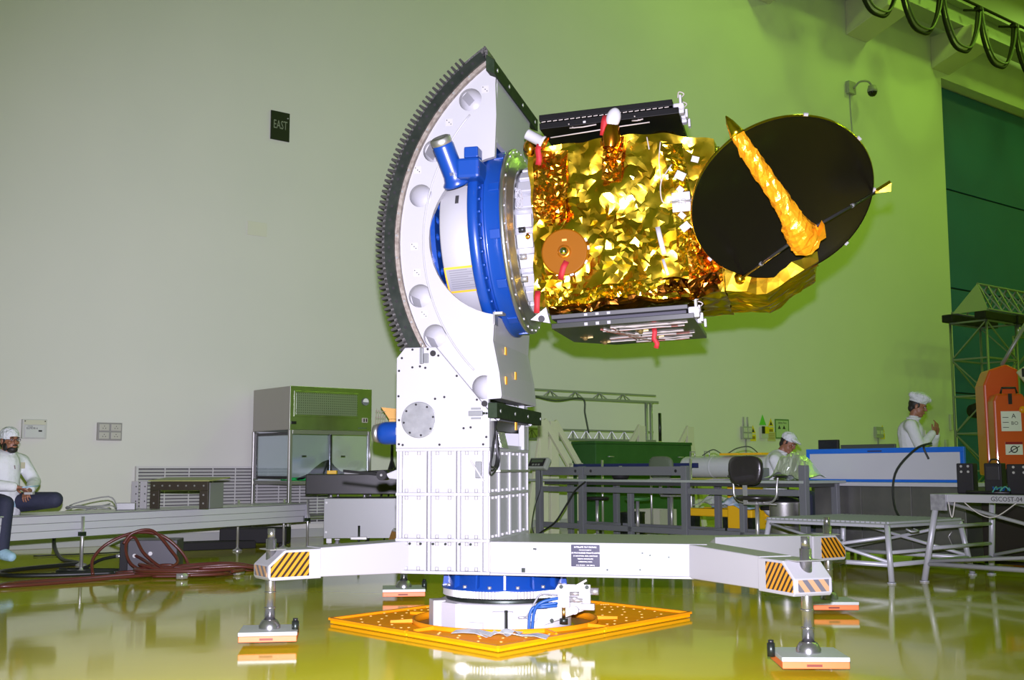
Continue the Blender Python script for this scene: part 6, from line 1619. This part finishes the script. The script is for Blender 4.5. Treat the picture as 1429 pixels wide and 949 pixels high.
# =================================================================== PEOPLE
def V3(p): return Vector(p)
def chain(mb, pts, radii, n=14):
    """tapered limb with rounded joints"""
    P = [V3(p) for p in pts]
    for i in range(len(P) - 1):
        mb.cyl(P[i], P[i + 1], radii[i], radii[i + 1], n)
    for p, r in zip(P, radii): mb.ball(p, r, n, 8)
def fuse(mb, name, m, parent, voxel, smooth=4, kind=None):
    o = mb.build(name, m, parent)
    r = o.modifiers.new('fuse', 'REMESH'); r.mode = 'VOXEL'; r.voxel_size = voxel; r.use_smooth_shade = True
    s = o.modifiers.new('soften', 'SMOOTH'); s.factor = .5; s.iterations = smooth
    return o
def frame(f, up=(0, 0, 1)):
    """rotation whose -y axis looks along f, z near up"""
    f = V3(f).normalized(); y = -f; x = y.cross(V3(up)).normalized(); z = x.cross(y)
    return Matrix((x, y, z)).transposed()
def head_into(mb, c, R):
    c = V3(c); at_ = lambda x, y, z: c + R @ Vector((x, y, z))
    mb.ball(at_(0, .012, .022), (.074, .092, .092), 20, 14, R)         # skull
    mb.ball(at_(0, -.022, -.045), (.060, .066, .072), 18, 12, R)       # face
    mb.ball(at_(0, -.052, -.094), (.032, .034, .026), 14, 10, R)       # chin
    mb.ball(at_(0, -.074, .026), (.050, .018, .014), 14, 8, R)         # brow
    mb.cyl(at_(0, -.080, .018), at_(0, -.104, -.026), .009, .014, 10)  # nose
    mb.ball(at_(0, -.102, -.026), (.017, .014, .011), 10, 8, R)
    for s in (-1, 1):
        mb.ball(at_(s * .040, -.066, -.022), (.020, .016, .016), 10, 8, R)   # cheek
        mb.ball(at_(s * .078, .010, -.012), (.009, .019, .032), 10, 8, R)    # ear
    mb.ball(at_(0, -.088, -.058), (.024, .010, .007), 10, 6, R)        # lips
    mb.ball(at_(0, -.086, -.069), (.021, .010, .007), 10, 6, R)
def hand_into(mb, wrist, d, nrm, side, curl=.7, s=1.0):
    """palm, four unequal bent fingers and a thumb leaving the side of the palm; nrm points out of the palm"""
    w = V3(wrist); d = V3(d).normalized(); nrm = V3(nrm); nrm = (nrm - d * nrm.dot(d)).normalized(); x = d.cross(nrm).normalized() * side
    R = Matrix((x, d, nrm)).transposed()
    mb.ball(w + d * .048 * s, (.040 * s, .052 * s, .017 * s), 14, 10, R)
    mb.cyl(w - d * .03, w + d * .02, .026 * s, .028 * s, 12)
    for k, (off, L) in enumerate(((-.031, .062), (-.010, .076), (.011, .080), (.032, .070))):
        p = w + d * .088 * s + x * off * s; q = d + x * off * 3.0
        pts = [p - d * .02]
        ang = 0
        for j, fr in enumerate((.45, .30, .25)):
            ang += curl * (.55, .75, .55)[j]
            v = (q.normalized() * math.cos(ang) + nrm * math.sin(ang))
            pts.append(pts[-1] + v * (L * fr + (.02 if j == 0 else 0)) * s)
        chain(mb, pts, [.0092 * s, .0088 * s, .008 * s, .007 * s], 8)
    b = w + d * .022 * s + x * .030 * s
    pts = [b, b + (x * .8 + d * .6 + nrm * .3).normalized() * .036 * s, b + (x * .8 + d * .6 + nrm * .3).normalized() * .036 * s + (d * .9 + x * .1 + nrm * .5).normalized() * .030 * s]
    chain(mb, pts, [.013 * s, .011 * s, .009 * s], 8)

def person(label, base, J, head_f, head_up=(0, 0, 1), hands=None, cap='puffy', beard=False, glasses=False, hair=True, voxel=.009, trousers=DENIM, coat_len=.10, shoes=None):
    """J: world joints: hip(2), knee(2), ankle(2), toe(2), chest, neck, head, shoulder(2), elbow(2), wrist(2)"""
    b = V3(base); W = lambda p: V3(p) - b
    t = thing('person', label, 'person', base)
    Rh = frame(head_f, head_up); hc = W(J['head'])
    mb = MB()
    pel = (W(J['hip'][0]) + W(J['hip'][1])) / 2; ch = W(J['chest']); nk = W(J['neck'])
    # body, one continuous surface
    mb.ball(pel, (.135, .11, .11), 16, 10)
    chain(mb, [pel, (pel + ch) / 2, ch], [.12, .115, .13])
    chain(mb, [W(J['shoulder'][0]), ch + Vector((0, 0, .05)), W(J['shoulder'][1])], [.055, .085, .055])
    chain(mb, [ch + Vector((0, 0, .05)), nk, hc + Rh @ Vector((0, .015, -.05))], [.075, .056, .054])
    head_into(mb, hc, Rh)
    for k in (0, 1):
        chain(mb, [W(J['shoulder'][k]), W(J['elbow'][k]), W(J['wrist'][k])], [.050, .040, .027])
        chain(mb, [W(J['hip'][k]), W(J['knee'][k]), W(J['ankle'][k])], [.078, .055, .040])
        chain(mb, [W(J['ankle'][k]), W(J['toe'][k])], [.042, .032])
        if hands and hands[k]:
            hand_into(mb, W(J['wrist'][k]), hands[k][0], hands[k][1], hands[k][2], hands[k][3])
    fuse(mb, 'body', SKIN, t, .0052, 3)
    # eyes, brows
    at_ = lambda x, y, z: hc + Rh @ Vector((x, y, z))
    for s in (-1, 1):
        e = MB().ball(at_(s * .030, -.0805, .006), (.0135, .008, .0075), 12, 8, Rh).build('eye', mat('eye_white', (.42, .40, .37), .3), t)
        MB().ball(at_(s * .030, -.0875, .006), (.006, .003, .006), 10, 6, Rh).build('pupil', HAIR, e)
        MB().ball(at_(s * .031, -.090, .027), (.019, .006, .0045), 10, 6, Rh).build('eyebrow', HAIR, t)
    if hair:
        h_ = MB(); h_.ball(at_(0, .028, .020), (.080, .088, .085), 18, 12, Rh); h_.ball(at_(0, .062, -.035), (.060, .045, .055), 14, 10, Rh)
        for s in (-1, 1): h_.ball(at_(s * .068, -.008, .008), (.008, .018, .030), 8, 8, Rh)
        fuse(h_, 'hair', HAIR, t, .007, 2)
    if beard:
        g_ = MB(); g_.ball(at_(0, -.050, -.088), (.050, .050, .036), 14, 10, Rh); g_.ball(at_(0, -.094, -.047), (.028, .011, .007), 10, 6, Rh)
        for s in (-1, 1): g_.ball(at_(s * .054, -.014, -.065), (.014, .036, .040), 10, 8, Rh)
        g_.build('beard', HAIR, t)
    if glasses:
        gl = MB()
        for s in (-1, 1):
            gl.tube([at_(s * .031 + .020 * math.cos(q), -.100, .004 + .014 * math.sin(q)) for q in np.linspace(0, 2 * PI, 14, endpoint=False)], .0022, 6, closed=True)
            gl.tube([at_(s * .050, -.100, .008), at_(s * .078, -.03, .006), at_(s * .082, .02, .004)], .0022, 6)
        gl.tube([at_(-.012, -.101, .006), at_(.012, -.101, .006)], .0022, 6)
        gl.build('glasses', BLACK, t)
    # cap
    cp = MB()
    if cap == 'puffy':
        cp.ball(at_(0, .010, .088), (.104, .114, .066), 20, 12, Rh); cp.ball(at_(0, .005, .118), (.116, .126, .050), 20, 12, Rh)
        cp.ball(at_(0, .015, .050), (.088, .104, .030), 20, 10, Rh)
        cp.ball(at_(.02, -.09, .106), (.075, .045, .034), 14, 8, Rh); cp.ball(at_(-.03, .085, .112), (.075, .055, .044), 14, 8, Rh); cp.ball(at_(.02, .0, .150), (.07, .08, .03), 14, 8, Rh)
    elif cap == 'snug':
        cp.ball(at_(0, .016, .046), (.086, .103, .088), 20, 14, Rh); cp.ball(at_(0, .05, .02), (.080, .07, .075), 16, 10, Rh)
    else:                                     # peaked to the front
        cp.ball(at_(0, .020, .062), (.092, .105, .080), 20, 14, Rh); cp.ball(at_(0, -.060, .066), (.080, .080, .026), 18, 10, Rh)
        cp.ball(at_(0, -.105, .060), (.062, .050, .016), 16, 8, Rh)
    fuse(cp, 'cap', CAPM, t, .008, 2)
    # coat over torso and arms
    ct = MB()
    ct.ball(pel + Vector((0, 0, .02)), (.165, .145, .12), 16, 10)
    chain(ct, [pel - Vector((0, 0, coat_len)), pel + Vector((0, 0, .02)), (pel + ch) / 2, ch], [.155, .150, .142, .155])
    chain(ct, [W(J['shoulder'][0]), ch + Vector((0, 0, .05)), W(J['shoulder'][1])], [.075, .110, .075])
    chain(ct, [ch + Vector((0, 0, .05)), nk - Vector((0, 0, .015))], [.095, .068])
    for k in (0, 1):
        e, w_ = W(J['elbow'][k]), W(J['wrist'][k])
        chain(ct, [W(J['shoulder'][k]), (W(J['shoulder'][k]) + e) / 2, e, e + (w_ - e) * .5, e + (w_ - e) * .93], [.073, .068, .062, .055, .046])
    cto = fuse(ct, 'coat', COAT, t, .012, 3)
    # collar and button placket
    f2 = V3(J.get('facing', head_f)).normalized()
    col = [nk - Vector((0, 0, .005)) + Vector((.074 * math.cos(q), .074 * math.sin(q), .012 * math.sin(q * 1))) for q in np.linspace(0, 2 * PI, 20, endpoint=False)]
    MB().tube(col, .014, 8, closed=True).build('collar', COAT, t)
    if J.get('pocket'):
        MB().box(-.022, .022, -.003, .003, -.03, .028).build('badge', mat('badge_cream', (.45, .42, .30), .5), t, M=Matrix.Translation(W(J['pocket'])) @ frame(f2).to_4x4())
    if J.get('shirt'):
        p0 = nk + f2 * .062; s2 = f2.cross(Vector((0, 0, 1)))
        MB().prism([p0 - s2 * .032 + Vector((0, 0, .0)) - f2 * .01, p0 + s2 * .032 - f2 * .01, nk + f2 * .125 + Vector((0, 0, -.15))], f2 * .014).build('shirt_front', mat('striped_dark_shirt', (.06, .03, .03), .8, var=(60, (.25, .2, .2), .7)), t)
    # trousers and shoes
    tr_ = MB(); tr_.ball(pel, (.150, .125, .12), 16, 10)
    for k in (0, 1):
        kn, an = W(J['knee'][k]), W(J['ankle'][k])
        chain(tr_, [W(J['hip'][k]), (W(J['hip'][k]) + kn) / 2, kn, (kn + an) / 2, kn + (an - kn) * .93], [.100, .092, .078, .072, .068])
    fuse(tr_, 'trousers', trousers, t, .012, 3)
    for k in (0, 1):
        sh_ = MB(); a_, to = W(J['ankle'][k]), W(J['toe'][k]); d = (to - a_)
        chain(sh_, [a_ + Vector((0, 0, -.02)), a_ + d * .55 + Vector((0, 0, -.01)), to], [.058, .052, .044])
        fuse(sh_, 'overshoe', shoes or mat('pale_blue_overshoe', (.30, .48, .56), .8, bump=(40, .8, .01)), t, .009, 2)
    return t

# ---- man seated on the beam platform, one leg folded, the other hanging
f = Vector((.885, -.466, 0)); r_ = Vector((-.466, -.885, 0)); H = Vector((-4.875, 11.10, .695))
J = dict(facing=f, hip=(H + r_ * .10, H - r_ * .10), knee=(H + r_ * .20 + f * .27 + Vector((0, 0, .0)), H - r_ * .20 + f * .46 + Vector((0, 0, .03))),
         chest=H - f * .03 + Vector((0, 0, .365)), neck=H + f * .0 + Vector((0, 0, .475)), head=H + f * .04 + Vector((0, 0, .60)),
         shoulder=(H - f * .02 + r_ * .20 + Vector((0, 0, .395)), H - f * .02 - r_ * .20 + Vector((0, 0, .395))),
         elbow=(H + f * .06 + r_ * .25 + Vector((0, 0, .18)), H + f * .12 - r_ * .24 + Vector((0, 0, .20))))
k0 = J['knee'][0]; k1 = J['knee'][1]
J['ankle'] = (k0 + Vector((.0, -.04, -.43)), k1 - f * .36 + r_ * .16 + Vector((0, 0, -.02)))
J['toe'] = (J['ankle'][0] + f * .14 + Vector((0, 0, -.05)), J['ankle'][1] + r_ * .13 + f * .02 + Vector((0, 0, -.01)))
J['wrist'] = (H + f * .27 + r_ * .10 + Vector((0, 0, .155)), H + f * .28 - r_ * .06 + Vector((0, 0, .125)))
J['pocket'] = H + f * .13 - r_ * .09 + Vector((0, 0, .36)); J['shirt'] = True
person('bespectacled man in white coat and cap seated on the beam platform, one leg folded', (H.x, H.y, .584), J, f + r_ * .12 + Vector((0, 0, -.03)),
       hands=((f * .5 - r_ * .9 + Vector((0, 0, -.25)), Vector((0, 0, -1)) + f * .3, 1, .8), (f * .4 + r_ * .8 + Vector((0, 0, -.35)), Vector((0, 0, -1)) + f * .4, -1, .8)),
       cap='snug', beard=True, glasses=True)
o = MB().tube([tuple(H + f * .34 + r_ * .08 + Vector((0, 0, .15))), tuple(H + f * .36 - r_ * .09 + Vector((0, 0, .165)))], .005, 8).build('pen', mat('pale_blue_pen', (.25, .45, .60), .4)); tag(o, 'thin pale blue pen held between the seated bearded man\'s hands', 'pen')
o = MB().box(-.04, .04, -.03, .03, -.012, .012).build('folded_tissue', WHITE2, M=Matrix.Translation(H + f * .37 + r_ * .02 + Vector((0, 0, .095))), bevel=.005); tag(o, 'small folded white tissue in the seated bearded man\'s lap', 'tissue')

# ---- technician seated behind the bench, head bent to his work
f = Vector((.93, -.37, 0)).normalized(); r_ = Vector((f.y, -f.x, 0)); H = Vector((3.22, 14.22, .66))
J = dict(facing=f, hip=(H + r_ * .10, H - r_ * .10), knee=(H + r_ * .14 + f * .42, H - r_ * .14 + f * .42),
         chest=H + f * .05 + Vector((0, 0, .42)), neck=H + f * .10 + Vector((0, 0, .545)), head=H + f * .19 + Vector((0, 0, .655)),
         shoulder=(H + f * .05 + r_ * .19 + Vector((0, 0, .45)), H + f * .05 - r_ * .19 + Vector((0, 0, .45))),
         elbow=(H + f * .14 + r_ * .25 + Vector((0, 0, .20)), H + f * .18 - r_ * .25 + Vector((0, 0, .22))),
         wrist=(H + f * .38 + r_ * .14 + Vector((0, 0, .27)), H + f * .40 - r_ * .10 + Vector((0, 0, .27))))
J['ankle'] = (J['knee'][0] + Vector((0, 0, -.46)), J['knee'][1] + Vector((0, 0, -.46)))
J['toe'] = (J['ankle'][0] + f * .16 + Vector((0, 0, -.06)), J['ankle'][1] + f * .16 + Vector((0, 0, -.06)))
person('technician in white coat and peaked white cap seated behind the bench, head bent down', (H.x, H.y, 0), J, f + r_ * .45 + Vector((0, 0, -.55)), (f.x * .5, f.y * .5, .85),
       hands=((f + Vector((0, 0, -.1)) - r_ * .3, Vector((0, 0, -1)), 1, .7), (f + Vector((0, 0, -.1)) + r_ * .3, Vector((0, 0, -1)), -1, .7)), cap='peak')
ws = thing('work_stool', 'round stool under the seated technician behind the bench', 'stool', (H.x, H.y, 0))
MB().lathe([(0, .50), (.17, .50), (.18, .52), (.17, .545), (0, .55)], n=28).build('seat', BLACKM, ws)
MB().cyl((0, 0, .05), (0, 0, .50), .025, n=12).build('column', STEEL, ws)
MB().lathe([(.24, 0), (.24, .015), (.03, .05)], n=24).build('base', STEEL, ws)

# ---- technician standing behind the steel table, hands at his chest
f = Vector((.97, -.24, 0)).normalized(); r_ = Vector((f.y, -f.x, 0)); B = Vector((4.74, 13.62, 0)); H = B + Vector((0, 0, 1.0))
J = dict(facing=f, hip=(H + r_ * .09, H - r_ * .09), knee=(B + r_ * .10 + f * .03 + Vector((0, 0, .50)), B - r_ * .10 + f * .02 + Vector((0, 0, .50))),
         ankle=(B + r_ * .10 + Vector((0, 0, .09)), B - r_ * .10 + Vector((0, 0, .09))), toe=(B + r_ * .12 + f * .17 + Vector((0, 0, .045)), B - r_ * .12 + f * .17 + Vector((0, 0, .045))),
         chest=H + Vector((0, 0, .43)) - f * .02, neck=H + Vector((0, 0, .60)) + f * .02, head=H + Vector((0, 0, .735)) + f * .075,
         shoulder=(H + r_ * .20 + Vector((0, 0, .50)) - f * .03, H - r_ * .20 + Vector((0, 0, .50)) - f * .03),
         elbow=(H + r_ * .25 + f * .06 + Vector((0, 0, .24)), H - r_ * .20 + f * .24 + Vector((0, 0, .27))),
         wrist=(H + r_ * .10 + f * .22 + Vector((0, 0, .42)), H - r_ * .02 + f * .27 + Vector((0, 0, .40))))
J['pocket'] = H + f * .13 + r_ * .10 + Vector((0, 0, .42))
person('technician in white coat and puffy white cap standing behind the steel table, hands at chest', tuple(B), J, f + r_ * .18 + Vector((0, 0, -.32)), (f.x * .2, f.y * .2, .95),
       hands=((Vector((0, 0, .75)) + f * .45 - r_ * .3, -f * .6 - r_ * .4 + Vector((0, 0, .2)), 1, .6), (Vector((0, 0, .6)) + f * .2 + r_ * .5, -f + Vector((0, 0, .2)), -1, .6)),
       cap='puffy', trousers=mat('white_trousers', (.42, .44, .43), .8))
